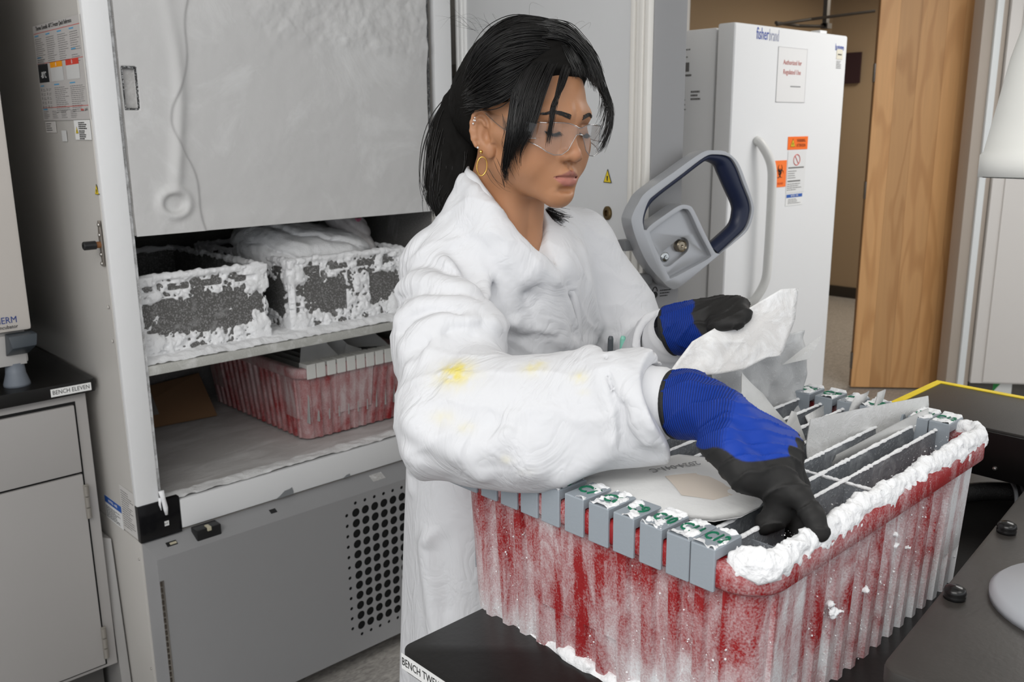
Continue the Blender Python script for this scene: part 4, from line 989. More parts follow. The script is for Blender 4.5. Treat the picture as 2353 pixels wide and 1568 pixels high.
# snow lying on the rim: near long side, both corners, and a dusting at the far side
def rim_snow(name, path, wid, hei, seed, n_s=0):
    pts = [tuple(p) for p in spline(path, 28)]; ar = np.array(pts); zs_ = wid/hei*.8
    sq = [(p[0], p[1], p[2]*zs_) for p in pts]
    def f(P):
        Q = P*A(1, 1, zs_); d = chain(Q, sq, [wid*.8*min(1, .3+i/3, .3+(27-i)/3) for i in range(28)], .004)
        return (d+.009*(fbm(P*120+seed, 3, .6)-.5)+.007*(fbm(P*34+seed, 2)-.5))/max(1, zs_)
    me, v, F = net(f, ar.min(0)-.03, ar.max(0)+.03, .0023, name)
    return obj(name, me, snow, nb_)
RT = 1.1245
x0r, x1r, y0r, y1r = BX-.004, BX+BLX+.004, BY-.004, BY+BLY+.004
rim_snow('rim_snow', [(x0r+.001, y0r+.040, RT), (x0r+.003, y0r+.012, RT), (x0r+.014, y0r+.002, RT), (x0r+.06, y0r-.001, RT), (.95, y0r, RT), (1.1, y0r, RT), (x1r-.05, y0r-.001, RT), (x1r-.012, y0r+.003, RT), (x1r, y0r+.016, RT), (x1r, y0r+.045, RT)], .0135, .016, 1, 420)
rim_snow('rim_snow', [(x1r, y0r+.03, RT), (x1r, .60, RT), (x1r, y1r-.02, RT)], .011, .007, 5, 200)
rim_snow('rim_snow', [(x1r-.03, y1r, RT), (1.0, y1r, RT), (x0r+.02, y1r, RT)], .010, .006, 9, 160)
# dividers with their clips
cap_grey = mat('cap_grey', (.30, .335, .37), .42, bump=.12, bscale=260)
div_m = frosted('divider_grey', (.20, .215, .235), .30, 14, .55, (.42, .44, .46)); green = mat('green_numeral', (.006, .17, .085), .45)
cyl = [.8585, .829, .791, .754, .7185, .683, .645, .608, .572, .535, .4995, .469]
cw = .0292; CT = 1.1262
cmesh = cap_mesh(cw, .046, .034, .030, 'clip'); cmesh.materials.append(cap_grey)
DVL = BLX+.012
dmesh = B().box((.02, -.0013, -.165), (DVL-.02, .0013, 0)).mesh('divider_plate'); dmesh.materials.append(div_m)
# rime ridge along each divider's top edge
n_ = 220; flat = []
for i in range(n_):
    x = .03+(DVL-.06)*i/(n_-1)
    for k in range(7): a = PI*k/6; flat.append((x, .0028*math.cos(a), .0026*math.sin(a)-.0006))
flat = np.array(flat, np.float32); flat[:, 1:] *= (.45+1.0*fbm(np.stack([flat[:, 0]*170, flat[:, 0]*0, flat[:, 0]*0], 1), 3))[:, None]
bb = B().loft([[tuple(flat[i*7+k]) for k in range(7)] for i in range(n_)], closed=False); ridge = bb.mesh('rime_ridge'); ridge.materials.append(snow); ridge.polygons.foreach_set('use_smooth', [True]*len(ridge.polygons))
def capsnow(seed, thr):
    """thin uneven snow on a clip top with bare patches"""
    nx, ny = 24, 17; X, Y = np.meshgrid(np.linspace(-.003, .045, nx), np.linspace(.0006, cw-.0006, ny))
    P = np.stack([X.ravel()*70+seed*7.7, Y.ravel()*70+seed*3.3, X.ravel()*0], 1); h = (fbm(P, 4, .55)-thr)*.017+.0025*(X.ravel() < .0)
    ed = np.minimum(Y.ravel(), cw-Y.ravel()); h = np.minimum(h, .0035)-(.004*(ed < .0009))
    bq = B(); bq.add(list(zip(X.ravel(), Y.ravel(), .013+h)), [(j*nx+i, j*nx+i+1, (j+1)*nx+i+1, (j+1)*nx+i) for j in range(ny-1) for i in range(nx-1)])
    m_ = bq.mesh('clip_snow'); m_.materials.append(snow); m_.polygons.foreach_set('use_smooth', [True]*len(m_.polygons)); return m_
for k, y in enumerate(cyl):
    yf = y-.006
    Mx = frame((BX-.0165, y, CT), (1, 0, 0), (0, 1, 0))
    d_ = obj('divider', dmesh, None, nb_, matrix=Matrix.Translation((BX-.006, y+cw/2-.002, CT+.001)))
    obj('divider_rime', ridge, None, d_, matrix=Matrix.Translation((BX-.006, y+cw/2-.002, CT+.001)))
    obj('divider_clip', cmesh, None, d_, matrix=Mx)
    ft = Matrix.Translation((BX+BLX+.0165, yf+cw, CT)) @ Matrix.Rotation(PI, 4, 'Z')
    obj('divider_clip', cmesh, None, d_, matrix=ft)
    text('clip_number', 'C%d' % (k+1), .0270, Mx @ Matrix.Translation((.0215, .0146, .0136)) @ Matrix.Rotation(-PI/2, 4, 'Z'), green, d_, .0009, 'CENTER', .80 if k < 9 else .58)
    text('clip_number', 'C%d' % (k+1), .0270, ft @ Matrix.Translation((.0215, .0146, .0136)) @ Matrix.Rotation(PI/2, 4, 'Z'), green, d_, .0009, 'CENTER', .80 if k < 9 else .58)
    obj('clip_snow', capsnow(k, .62-.013*k), None, d_, matrix=Mx)
    obj('clip_snow', capsnow(k+30, .47), None, d_, matrix=ft)
for x, y0, y1 in ((1.011, .4375, .560),):
    B().box((x-.0013, y0, .965), (x+.0013, y1, 1.124)).obj('cross_divider', div_m, nb_)
    pts = [(x, y0+(y1-y0)*i/50, 1.1245) for i in range(51)]; B().tube(pts, [.0018+.0012*rng.random() for _ in pts], 6).obj('divider_rime', snow, nb_, smooth=True)
B().box((.805-.0013, .4375, .965), (.805+.0013, .52, 1.118)).obj('cross_divider', div_m, nb_)
# crumbs of rime clinging to walls, rim and dividers (too many to count)
def lumps(name, pts, rad, material, parent, seed=0):
    r_ = random.Random(seed); b = B()
    base = [(0, 0, 1), (.894, 0, .447), (.276, .851, .447), (-.724, .526, .447), (-.724, -.526, .447), (.276, -.851, .447), (.724, .526, -.447), (-.276, .851, -.447), (-.894, 0, -.447), (-.276, -.851, -.447), (.724, -.526, -.447), (0, 0, -1)]
    fc = [(0,1,2),(0,2,3),(0,3,4),(0,4,5),(0,5,1),(1,6,2),(2,7,3),(3,8,4),(4,9,5),(5,10,1),(2,6,7),(3,7,8),(4,8,9),(5,9,10),(1,10,6),(11,7,6),(11,8,7),(11,9,8),(11,10,9),(11,6,10)]
    for p, rr in zip(pts, rad): b.add([tuple(p[k]+v[k]*rr*r_.uniform(.6, 1.3) for k in range(3)) for v in base], fc)
    o = b.obj(name, material, parent); o['kind'] = 'stuff'; return o
r_ = random.Random(11); pts = []; rad = []
for i in range(2600):
    s_ = r_.random()
    zf_ = r_.random(); ins_ = .008*(1-zf_)-.0055*r_.random()
    if s_ < .42: pts.append((BX+ins_, BY+.03+(BLY-.06)*r_.random(), .913+.185*zf_))
    elif s_ < .88: pts.append((BX+.03+(BLX-.06)*r_.random(), BY+ins_, .913+.185*zf_))
    else: pts.append((BX+.03+(BLX-.06)*r_.random(), BY+.014+.012*r_.random(), 1.10+.03*r_.random()))
    rad.append(.0003+.0012*r_.random()**5)
lumps('rime_crumbs', pts, rad, snow, nb_, 1)
def clump(P):
    d = None
    for c_, r0 in (((BX+.150, BY-.004, 1.030), .006), ((BX+.158, BY-.005, 1.018), .007), ((BX+.306, BY-.004, 1.064), .006), ((BX+.311, BY-.004, 1.046), .005), ((BX+.235, BY-.004, 1.015), .004), ((BX+.28, BY-.004, 1.008), .005), ((BX+.345, BY-.004, 1.03), .004)):
        q = sph(P, c_, r0); d = q if d is None else np.minimum(d, q)
    return d+.002+.016*(fbm(P*150, 3, .6)-.5)
me, v, F = net(clump, (BX+.12, BY-.025, .985), (BX+.37, BY+.012, 1.085), .0018); obj('rime_clump', me, snow, nb_)
# snow banked along the foot of the bin
def bank(P):
    q = (P[:,1]-.44)/.43; d = cone(P, (.752, .800, .905), (.746, .44, .905), .006, .030)
    return d+.024*(fbm(P*38, 4, .55)-.5)+.012*(fbm(P*14, 2)-.5)
me, v, F = net(bank, (.70, .40, .905), (.80, .93, .96), .0028)
o = obj('snow_bank', me, snow); tag(o, 'white snow banked along the foot of the red bin on bench twelve', 'snow')
o['kind'] = 'stuff'
# ------------------------------------------------------------------ packets in and on the bin
def paper_mat(name, col, trans=.0, fr=.0, sc=40):
    m = mat(name, col, .55, var=.05, vscale=sc, bump=.4, bscale=90); return m
gl = paper_mat('glassine', (.74, .74, .725)); gl_f = frosted('glassine_frosted', (.70, .70, .69), .5, 18, .4, (.86, .86, .86))
film = frosted('rimed_film', (.60, .605, .61), .5, 13, .35, (.80, .81, .81)); film.node_tree.nodes['Principled BSDF'].inputs['Alpha'].default_value = .93
# big flat packet with a tan square inside
fp = [(0.765, 0.72), (0.825, 0.698), (0.924, 0.665), (0.962, 0.604), (0.948, 0.561), (0.905, 0.517), (0.848, 0.499), (0.81, 0.499), (0.781, 0.513), (0.762, 0.545), (0.757, 0.589), (0.759, 0.642), (0.762, 0.685)]
cx, cy = 0.8314, 0.5952; ring = dense(fp, .010); N_ = len(ring); b = B(); vs = []; fs = []; nr_ = 10
for j in range(nr_+1):
    f_ = j/nr_
    for i, (x, y) in enumerate(ring):
        xx, yy = cx+(x-cx)*f_, cy+(y-cy)*f_
        z = 1.1345+.004*math.sin(xx*21)*math.cos(yy*17)+.006*(1-f_*f_)
        vs.append((xx, yy, max(z, 1.1300)))
n0 = len(vs)
fs = [(j*N_+i, j*N_+(i+1) % N_, (j+1)*N_+(i+1) % N_, (j+1)*N_+i) for j in range(nr_) for i in range(N_)]
b.add(vs+[(x, y, z-.0012) for x, y, z in vs], fs+[tuple(k+n0 for k in reversed(f)) for f in fs]+[(nr_*N_+i, nr_*N_+n0+i, nr_*N_+n0+(i+1) % N_, nr_*N_+(i+1) % N_) for i in range(N_)])
pk = b.obj('sample_packet', paper_mat('packet_white', (.70, .70, .69), sc=18), None, smooth=True); tag(pk, 'large flat white packet with a tan square inside, under the gloved hand on the bin', 'packet')
tq = [(0.835, 0.62), (0.878, 0.598), (0.859, 0.53), (0.816, 0.538), (0.8, 0.57)]
tz = lambda x, y: 1.1345+.004*math.sin(x*21)*math.cos(y*17)+.006*(1-min(1, math.hypot(x-cx, y-cy)/.085)**2)
bq = B(); tl = dense(tq, .012); bq.add([(x, y, tz(x, y)+.0008) for x, y in tl]+[(0.8376, 0.5712, tz(0.8376, 0.5712)+.002)], [(i, (i+1) % len(tl), len(tl)) for i in range(len(tl))])
bq.obj('tissue_insert', mat('tan_insert', (.62, .55, .475), .6), pk, smooth=True)
text('handwriting', '2024-041-C', .017, frame((0.9070, 0.6220, 1.1400), (-0.935, 0.354, 0), (-0.354, -0.935, 0)), mat('pencil', (.25, .25, .25), .8), pk, .0002, 'LEFT', .85)
# upright packets
U_ = [
 ('glassine_envelope', [(1.086, .566, 1.085), (1.345, .528, 1.085), (1.335, .520, 1.158), (1.092, .572, 1.165)], gl_f, 'wide frosted envelope standing between the dividers at the near right of the bin', .006, 1),
 ('glassine_envelope', [(1.098, .548, 1.085), (1.33, .512, 1.09), (1.30, .498, 1.150), (1.11, .545, 1.118)], gl, 'long envelope with a folded edge in front of the wide frosted envelope in the bin', .004, 2),
 ('glassine_envelope', [(1.06, .665, 1.10), (1.19, .640, 1.095), (1.115, .66, 1.178), (1.075, .672, 1.215)], gl, 'plain pale envelope rising behind the blue glove in the bin', .005, 3),
 ('glassine_envelope', [(1.105, .632, 1.10), (1.160, .612, 1.10), (1.135, .618, 1.155), (1.128, .622, 1.158)], gl, 'small pointed paper tip beside the blue back of the glove', .002, 4),
 ('glassine_envelope', [(1.21, .640, 1.105), (1.325, .655, 1.105), (1.335, .650, 1.132), (1.225, .652, 1.122)], gl_f, 'thin rimed packet lying between far dividers of the bin', .003, 5),
 ('glassine_envelope', [(1.235, .600, 1.10), (1.30, .606, 1.105), (1.312, .598, 1.155), (1.285, .604, 1.150)], gl_f, 'short frosted paper corner leaning on the far clips of the bin', .003, 6),
 ('glassine_envelope', [(1.265, .575, 1.10), (1.315, .580, 1.105), (1.318, .574, 1.160), (1.300, .578, 1.158)], gl_f, 'second frosted paper corner against the far clips of the bin', .003, 7)]
for nm, pts, m_, lab, cu_, sd in U_: folded(nm, pts, m_, lab, 'envelope', 'envelopes in the bench bin', curl=cu_, seed=sd, div=10)
# crumpled clear bag standing at the back of the bin
def fbag(X, Y): 
    P = np.stack([X*22, Y*22, 0*X], 1); return .020*(fbm(P, 3)-.5)+.006*np.abs(np.sin(X*60+Y*30))
bag = heightfield('plastic_bag', frame((1.10, .735, 1.10), (1, -.20, 0), (.03, .05, 1)), .20, .135, 50, 40, fbag, film, None)
tag(bag, 'crumpled translucent rimed bag standing behind the held packet in the bin', 'bag')
md = bag.modifiers.new('thickness', 'SOLIDIFY'); md.thickness = .0012
folded('glassine_envelope', [(1.235, .702, 1.19), (1.262, .672, 1.20), (1.285, .664, 1.236), (1.268, .678, 1.222)], gl_f, 'curled strip of frosted paper sticking up behind the bag', 'envelope', None, curl=.003, div=6)
# packet held in the far hand
hc = [(.962, .712, 1.229), (.995, .700, 1.268), (1.040, .688, 1.285), (1.115, .642, 1.331), (1.136, .627, 1.332), (1.128, .625, 1.290), (1.108, .632, 1.240), (1.090, .644, 1.238), (1.060, .660, 1.224), (1.020, .676, 1.222), (.990, .694, 1.222)]
HC = np.array(hc); c0 = HC.mean(0); b = B(); rg = [Vector(p) for p in hc]; dns = []
for i in range(len(rg)):
    for j in range(6): dns.append(rg[i]+(rg[(i+1) % len(rg)]-rg[i])*j/6)
nn = len(dns); cv = Vector(c0); nrm = Vector((-.55, -.72, .30)).normalized(); vs = []; K = 12
for j in range(K+1):
    for p in dns:
        q = cv+(p-cv)*(j/K); w = float(fbm(np.array([tuple(q*24)]), 3)[0]-.5); vs.append(q+nrm*(.012*w*(1 if j < K else .6)))
b.add([tuple(v) for v in vs]+[tuple(v-nrm*.0022) for v in vs], [(j*nn+i, j*nn+(i+1) % nn, (j+1)*nn+(i+1) % nn, (j+1)*nn+i) for j in range(K) for i in range(nn)]+[tuple(len(vs)+q for q in (j*nn+i, (j+1)*nn+i, (j+1)*nn+(i+1) % nn, j*nn+(i+1) % nn)) for j in range(K) for i in range(nn)]+[(K*nn+i, K*nn+(i+1) % nn, len(vs)+K*nn+(i+1) % nn, len(vs)+K*nn+i) for i in range(nn)])
o = b.obj('sample_packet', frosted('held_rime', (.70, .685, .67), .75, 22, .3, (.86, .86, .86)), None, smooth=True); tag(o, 'white frosted paper packet held up in the far gloved hand', 'packet')
# ------------------------------------------------------------------ raised black shelf at the near right, lamp, platform, cables
sh = thing('raised_shelf', (1.25, .1, .91), 'dark raised shelf with round rubber bumpers at the lower right', 'shelf')
ex = Vector((.62, .061, 0)).normalized(); ey = Vector((ex.y, -ex.x, 0))
MS = Matrix((ex, -ey, Vector((0, 0, 1)))).transposed().to_4x4(); MS.translation = (.855, .354, 0)      # local x along the edge, local -y toward the viewer
b = B().prism([(0+.02-.02*math.cos(a), -.02+.02*math.sin(a)) for a in np.linspace(0, PI/2, 7)][::-1]+[(0, -.55), (.68, -.55), (.68, 0)], .976, 1.0, MS)
b.obj('shelf_board', mat('dark_laminate', (.045, .041, .037), .42, var=.25, vscale=7, bump=.1, bscale=150), sh, .004)
for x, y in ((.06, -.48), (.62, -.48), (.62, -.06), (.30, -.10)): B().cyl(tuple(MS @ Vector((x, y, .91))), tuple(MS @ Vector((x, y, .977))), .016).obj('shelf_leg', black, sh)
for x, y, in ((1.058, .361), (1.293, .383)):
    bb = B().lathe([(.0125, 0), (.0128, .004), (.0118, .006), (.0130, .008), (.0115, .0125), (.007, .015), (0, .016)], (x, y-.004, 1.0), (0, 0, 1), 24).obj('rubber_bumper', mat('bumper_black', (.01, .01, .01), .25), sh, smooth=True)
lm = thing('desk_lamp', (1.16, .20, 1.0), 'white desk lamp with conical shade at the right edge', 'lamp')
lw = mat('lamp_white', (.80, .80, .76), .4)
B().lathe([(.105, 0), (.105, .008), (.098, .015), (.02, .018), (0, .018)], (1.135, .235, 1.0), (0, 0, 1), 48).obj('lamp_base', mat('lamp_grey', (.42, .44, .47), .4), lm, smooth=True)
B().tube(spline([(1.19, .17, 1.015), (1.24, .08, 1.2), (1.27, .03, 1.5), (1.27, .06, 1.75), (1.235, .20, 1.80), (1.19, .30, 1.755)], 30), .008, 10).obj('lamp_arm', lw, lm, smooth=True)
sc0 = Vector((1.172, .310, 1.50))
B().lathe([(.102, -.013), (.106, -.013), (.1065, .012), (.103, .016), (.098, .05), (.088, .12), (.072, .19), (.045, .235), (.02, .25), (.0, .25)], sc0, (.06, -.0, 1), 56).obj('lamp_shade', lw, lm, smooth=True)
B().lathe([(.1045, -.0135), (.1005, -.0135), (.085, .11), (.06, .19), (0, .20)], sc0, (.06, 0, 1), 56).obj('shade_inside', lw, lm, smooth=True)
pf = thing('taped_platform', (1.7, .3, .91), 'black instrument platform with yellow tape along its edges behind the red bin', 'platform')
B().box((1.585, -.3, .968), (1.82, .692, 1.05)).obj('platform_top', mat('platform_grey', (.030, .028, .026), .38, bump=.12, bscale=400), pf, .003)
B().box((1.578, -.3, .966), (1.586, .690, 1.046)).obj('front_face', mat('front_black', (.004, .004, .004), .3), pf, .001)
B().box((1.71, -.2, .91), (1.80, .30, .968)).obj('platform_foot', black, pf)
yt = mat('yellow_tape', (.95, .70, .004), .45, var=.12, vscale=30)
B().box((1.806, -.3, 1.0492), (1.8205, .692, 1.0512)).obj('yellow_tape', yt, pf); B().box((1.590, .6785, 1.0492), (1.806, .6925, 1.0512)).obj('yellow_tape', yt, pf)
lines('top_seam', frame((1.66, -.3, 1.0502), (1, 0, 0), (0, 1, 0)), [(0, 0, .0015, .78)], mat('seam_black', (.005, .005, .005), .5), pf, .0003)
B().lathe([(.004, 0), (.003, .003), (0, .004)], (1.578, .492, .985), (-1, 0, 0), 10).obj('face_screw', steel, pf)
hose = B().tube(spline([(1.40, .60, .926), (1.52, .56, .926), (1.61, .520, .926), (1.66, .46, .926), (1.69, .36, .926)], 60), .016, 14).obj('braided_hose', mat('hose_black', (.012, .012, .012), .45, bump=1, bscale=500), None, smooth=True); tag(hose, 'thick black braided hose lying on the bench behind the red bin', 'hose')
c_ = B(); c_.tube(spline([(1.56, .445, .918), (1.60, .462, .945), (1.655, .490, .952), (1.69, .475, .958), (1.70, .43, .950)], 30), .0033, 8); cb1 = c_.obj('cable', mat('cable_grey', (.16, .17, .18), .4), None, smooth=True); tag(cb1, 'thin grey cable curving upward beside the platform', 'cable', 'grey cables by the platform')
c_ = B(); c_.tube(spline([(1.57, .40, .918), (1.63, .45, .930), (1.66, .478, .945), (1.66, .43, .94), (1.68, .38, .93)], 30), .0033, 8); cb2 = c_.obj('cable', MATS['cable_grey'], None, smooth=True); tag(cb2, 'second thin grey cable looping under the first beside the platform', 'cable', 'grey cables by the platform')
# ------------------------------------------------------------------ the person: signed-distance bodies
HO = A(.9174, .9389, 1.538)                                   # midpoint between the ears
_hr = (Matrix.Rotation(R(1.5), 3, 'Z') @ Matrix.Rotation(PI, 3, 'Z') @ Matrix.Rotation(R(-2.5), 3, 'Y') @ Matrix.Rotation(R(-6), 3, 'X'))
HM = np.array(_hr, np.float32)                               # local (x her right, y forward, z up) -> world
def to_head(P): return (P-HO) @ HM
def from_head(p): return HM @ A(*p)+HO
def mir(fn, P):
    """symmetric pieces: fold x"""
    Q = P.copy(); Q[:,0] = np.abs(Q[:,0]); return fn(Q)
def head_sdf(P):
    Q = P.copy(); Q[:,0] = np.abs(Q[:,0])
    d = ell(P, (0, -.014, .053), (.0735, .0935, .084))
    d = smin(d, ell(Q, (0, .028, .002), (.060, .056, .078)), .03)
    d = smin(d, cone(Q, (.043, .010, -.040), (.012, .070, -.070), .0165, .0130), .030)
    d = smin(d, ell(Q, (.036, .052, -.022), (.026, .026, .030)), .022)
    d = smin(d, cone(Q, (.046, .058, -.002), (.064, .012, .004), .0125, .010), .02)
    d = smin(d, cone(Q, (.010, .0775, .036), (.043, .066, .037), .0105, .009), .014)
    d = smin(d, ell(P, (0, .066, -.046), (.030, .022, .026)), .016)
    d = smin(d, sph(P, (0, .0725, -.0735), .0150), .016)
    # sockets, lids
    d = smax(d, -ell(Q, (.031, .0905, .0175), (.0165, .0125, .0115)), .010)
    d = smin(d, sph(Q, (.0310, .0655, .0170), .0138), .004)
    d = smin(d, cone(Q, (.0190, .0775, .0125), (.0440, .0690, .0140), .0026, .0026), .006)
    # crease above the lid and the lash line below it
    d = smax(d, -cone(Q, (.0205, .0815, .0240), (.0435, .0725, .0240), .0012, .0012), .0025)
    d = smax(d, -chain(Q, [(.0195, .0795, .0130), (.0310, .0815, .0102), (.0425, .0745, .0130)], [.0008]*3, .001), .0014)
    # nose
    d = smin(d, chain(P, [(0, .0750, .027), (0, .0815, .010), (0, .0915, -.0115)], [.0075, .0068, .0085], .006), .009)
    d = smin(d, sph(P, (0, .0925, -.0155), .0095), .006)
    d = smin(d, ell(Q, (.0132, .0850, -.0180), (.0072, .0105, .0070)), .006)
    d = smax(d, -ell(Q, (.0070, .0890, -.0256), (.0040, .0060, .0030)), .003)
    # lips
    d = smin(d, chain(Q, [(.0245, .0745, -.0455), (.012, .0840, -.0420), (.0035, .0868, -.0400), (0, .0860, -.0405)], [.0018, .0042, .0050, .0048], .004), .0045)
    d = smin(d, chain(Q, [(.0235, .0745, -.0465), (.012, .0830, -.0510), (0, .0855, -.0525)], [.0018, .0050, .0062], .004), .0045)
    d = smax(d, -chain(Q, [(.0262, .0772, -.0462), (.013, .0892, -.0462), (0, .0925, -.0455)], [.0012, .0014, .0012], .002), .0022)
    d = smax(d, -cone(P, (0, .0900, -.0285), (0, .0880, -.0355), .0018, .0020), .004)
    d = smax(d, -ell(P, (0, .0860, -.0630), (.014, .0050, .0035)), .008)
    # neck
    d = smin(d, cone(P, (0, -.022, -.030), (.004, -.056, -.170), .0490, .0500), .024)
    d = smin(d, cone(Q, (.030, -.002, -.045), (.014, .010, -.165), .012, .012), .022)
    # ears
    far = np.linalg.norm(Q-A(.0735, -.008, .002), axis=1) < .055
    if not far.any(): return d
    Q_all, d_all = Q, d; Q = Q[far]; d = d[far]
    qe = (Q-A(.0735, -.008, .002)) @ rotm(0, 0, 27) @ rotm(12, 0, 0)
    e = ell(qe, (-.001, 0, 0), (.0055, .0165, .0300))
    e = smin(e, ell(qe, (0, .0045, -.0255), (.0048, .0085, .0105)), .005)
    t = np.linspace(-.6, 3.9, 12); hl = [(.0035, .0155*math.cos(a)-.001, .0270*math.sin(a)+.002) for a in t]
    e = smin(e, chain(qe, hl, [.0030]*12, .002), .003)
    t = np.linspace(.2, 3.6, 8); ah = [(.0030, .0085*math.cos(a)-.0035, .0160*math.sin(a)+.001) for a in t]
    e = smax(e, -ell(qe, (.0065, .001, .002), (.0050, .0115, .0205)), .002)
    e = smin(e, chain(qe, ah, [.0024]*8, .002), .003)
    e = smax(e, -ell(qe, (.0055, .0035, -.0045), (.0075, .0075, .0110)), .002)
    e = smin(e, ell(qe, (.0018, .0135, -.0035), (.0042, .0050, .0065)), .003)
    d_all = d_all.copy(); d_all[far] = smin(d, e, .004)
    return d_all
# ------------- skeleton (world): she faces -Y, her right is -X
J = dict(neck=(.925, .995, 1.395), chest=(.955, 1.035, 1.25), waist=(.965, 1.06, 1.05), hip=(.965, 1.07, .93),
         rs=(.808, 1.010, 1.352), re=(.692, .823, 1.199), rw=(.845, .602, 1.234), ls=(1.120, 1.015, 1.350), le=(1.215, .945, 1.130), lw=(1.130, .860, 1.190))
def body_low(P):
    d = cone(P, (.925, 1.02, 1.33), (.925, .998, 1.40), .055, .050)
    d = smin(d, ell(P, (.95, 1.04, 1.24), (.155, .095, .19)), .05); d = smin(d, cone(P, J['rs'], J['ls'], .048, .048), .05)
    d = smin(d, ell(P, (.965, 1.06, .98), (.120, .098, .17)), .05)
    for a, b_, c_ in (('rs', 're', 'rw'), ('ls', 'le', 'lw')): d = smin(d, chain(P, [J[a], J[b_], J[c_]], [.045, .037, .026], .02), .02)
    for s_ in (-1, 1):
        d = smin(d, chain(P, [(.965+.060*s_, 1.07, .90), (.965+.070*s_, 1.055, .48), (.965+.085*s_, 1.09, .09)], [.066, .050, .038], .02), .03)
    return d
def chestpiece(P):
    d = ell(P, (.945, 1.022, 1.30), (.135, .092, .125)); return smin(d, cone(P, (.93, 1.01, 1.30), (.918, .985, 1.42), .060, .049), .03)
def trousers(P):
    d = ell(P, (.965, 1.06, .96), (.130, .105, .14))
    for s_ in (-1, 1): d = smin(d, chain(P, [(.965+.060*s_, 1.07, .90), (.965+.070*s_, 1.055, .48), (.965+.085*s_, 1.09, .07)], [.078, .062, .054], .02), .03)
    return smax(smax(d, P[:,2]-1.02, .01)+.008*(fbm(P*14, 2)-.5), .055-P[:,2], .005)
def shoe(P, s_):
    x = .965+.085*s_
    d = smin(ell(P, (x, 1.01, .035), (.046, .105, .045)), ell(P, (x, 1.09, .05), (.042, .055, .062)), .03); return smax(d, -P[:,2]+.002, .004)

# ------------- lab coat
CUFF = A(.831, .637, 1.227)
def skirt(P):
    z = P[:,2]; rx = .155+(1.15-z)*.030; ry = .125+(1.15-z)*.085; cx = .966; cy = 1.060
    a = np.arctan2(P[:,1]-cy, P[:,0]-cx)
    r = np.sqrt(((P[:,0]-cx)/rx)**2+((P[:,1]-cy)/ry)**2)
    d = (r-1)*np.minimum(rx, ry)+.006*np.sin(a*9+1.5*np.sin(a*3))*np.clip((1.1-z)*2.2, 0, 1)
    return smax(smax(d, z-1.24, .05), .40-z, .01)
def sleeve_r(P):
    d = chain(P, [(.818, 1.010, 1.346), (.752, .920, 1.268), (.692, .828, 1.199)], [.060, .069, .073], .03)
    f = cone(P, (.692, .825, 1.199), (.845, .618, 1.229), .076, .069)
    f = smin(f, ell(P, (.730, .765, 1.180), (.070, .080, .056)), .05)
    return smin(d, f, .03)
def sleeve_l(P):
    d = chain(P, [(1.105, 1.015, 1.345), (1.160, .985, 1.240), (1.205, .945, 1.135)], [.068, .072, .070], .03)
    return smin(d, cone(P, (1.205, .945, 1.135), (1.072, .795, 1.236), .068, .054), .03)
def torso(P):
    d = ell(P, (.955, 1.030, 1.235), (.176, .118, .215))
    d = smin(d, cone(P, (.825, 1.012, 1.352), (1.105, 1.014, 1.350), .052, .056), .05)
    d = smin(d, cone(P, (.905, 1.005, 1.400), (.830, 1.012, 1.365), .050, .044), .03)
    d = smin(d, cone(P, (.940, 1.005, 1.405), (1.095, 1.014, 1.368), .052, .048), .03)
    d = smin(d, ell(P, (.938, .985, 1.300), (.115, .084, .110)), .04)
    return smin(d, skirt(P), .05)
def coat_base(P):
    d = torso(P)
    d = smin(d, sleeve_r(P), .022); d = smin(d, sleeve_l(P), .022)
    return d
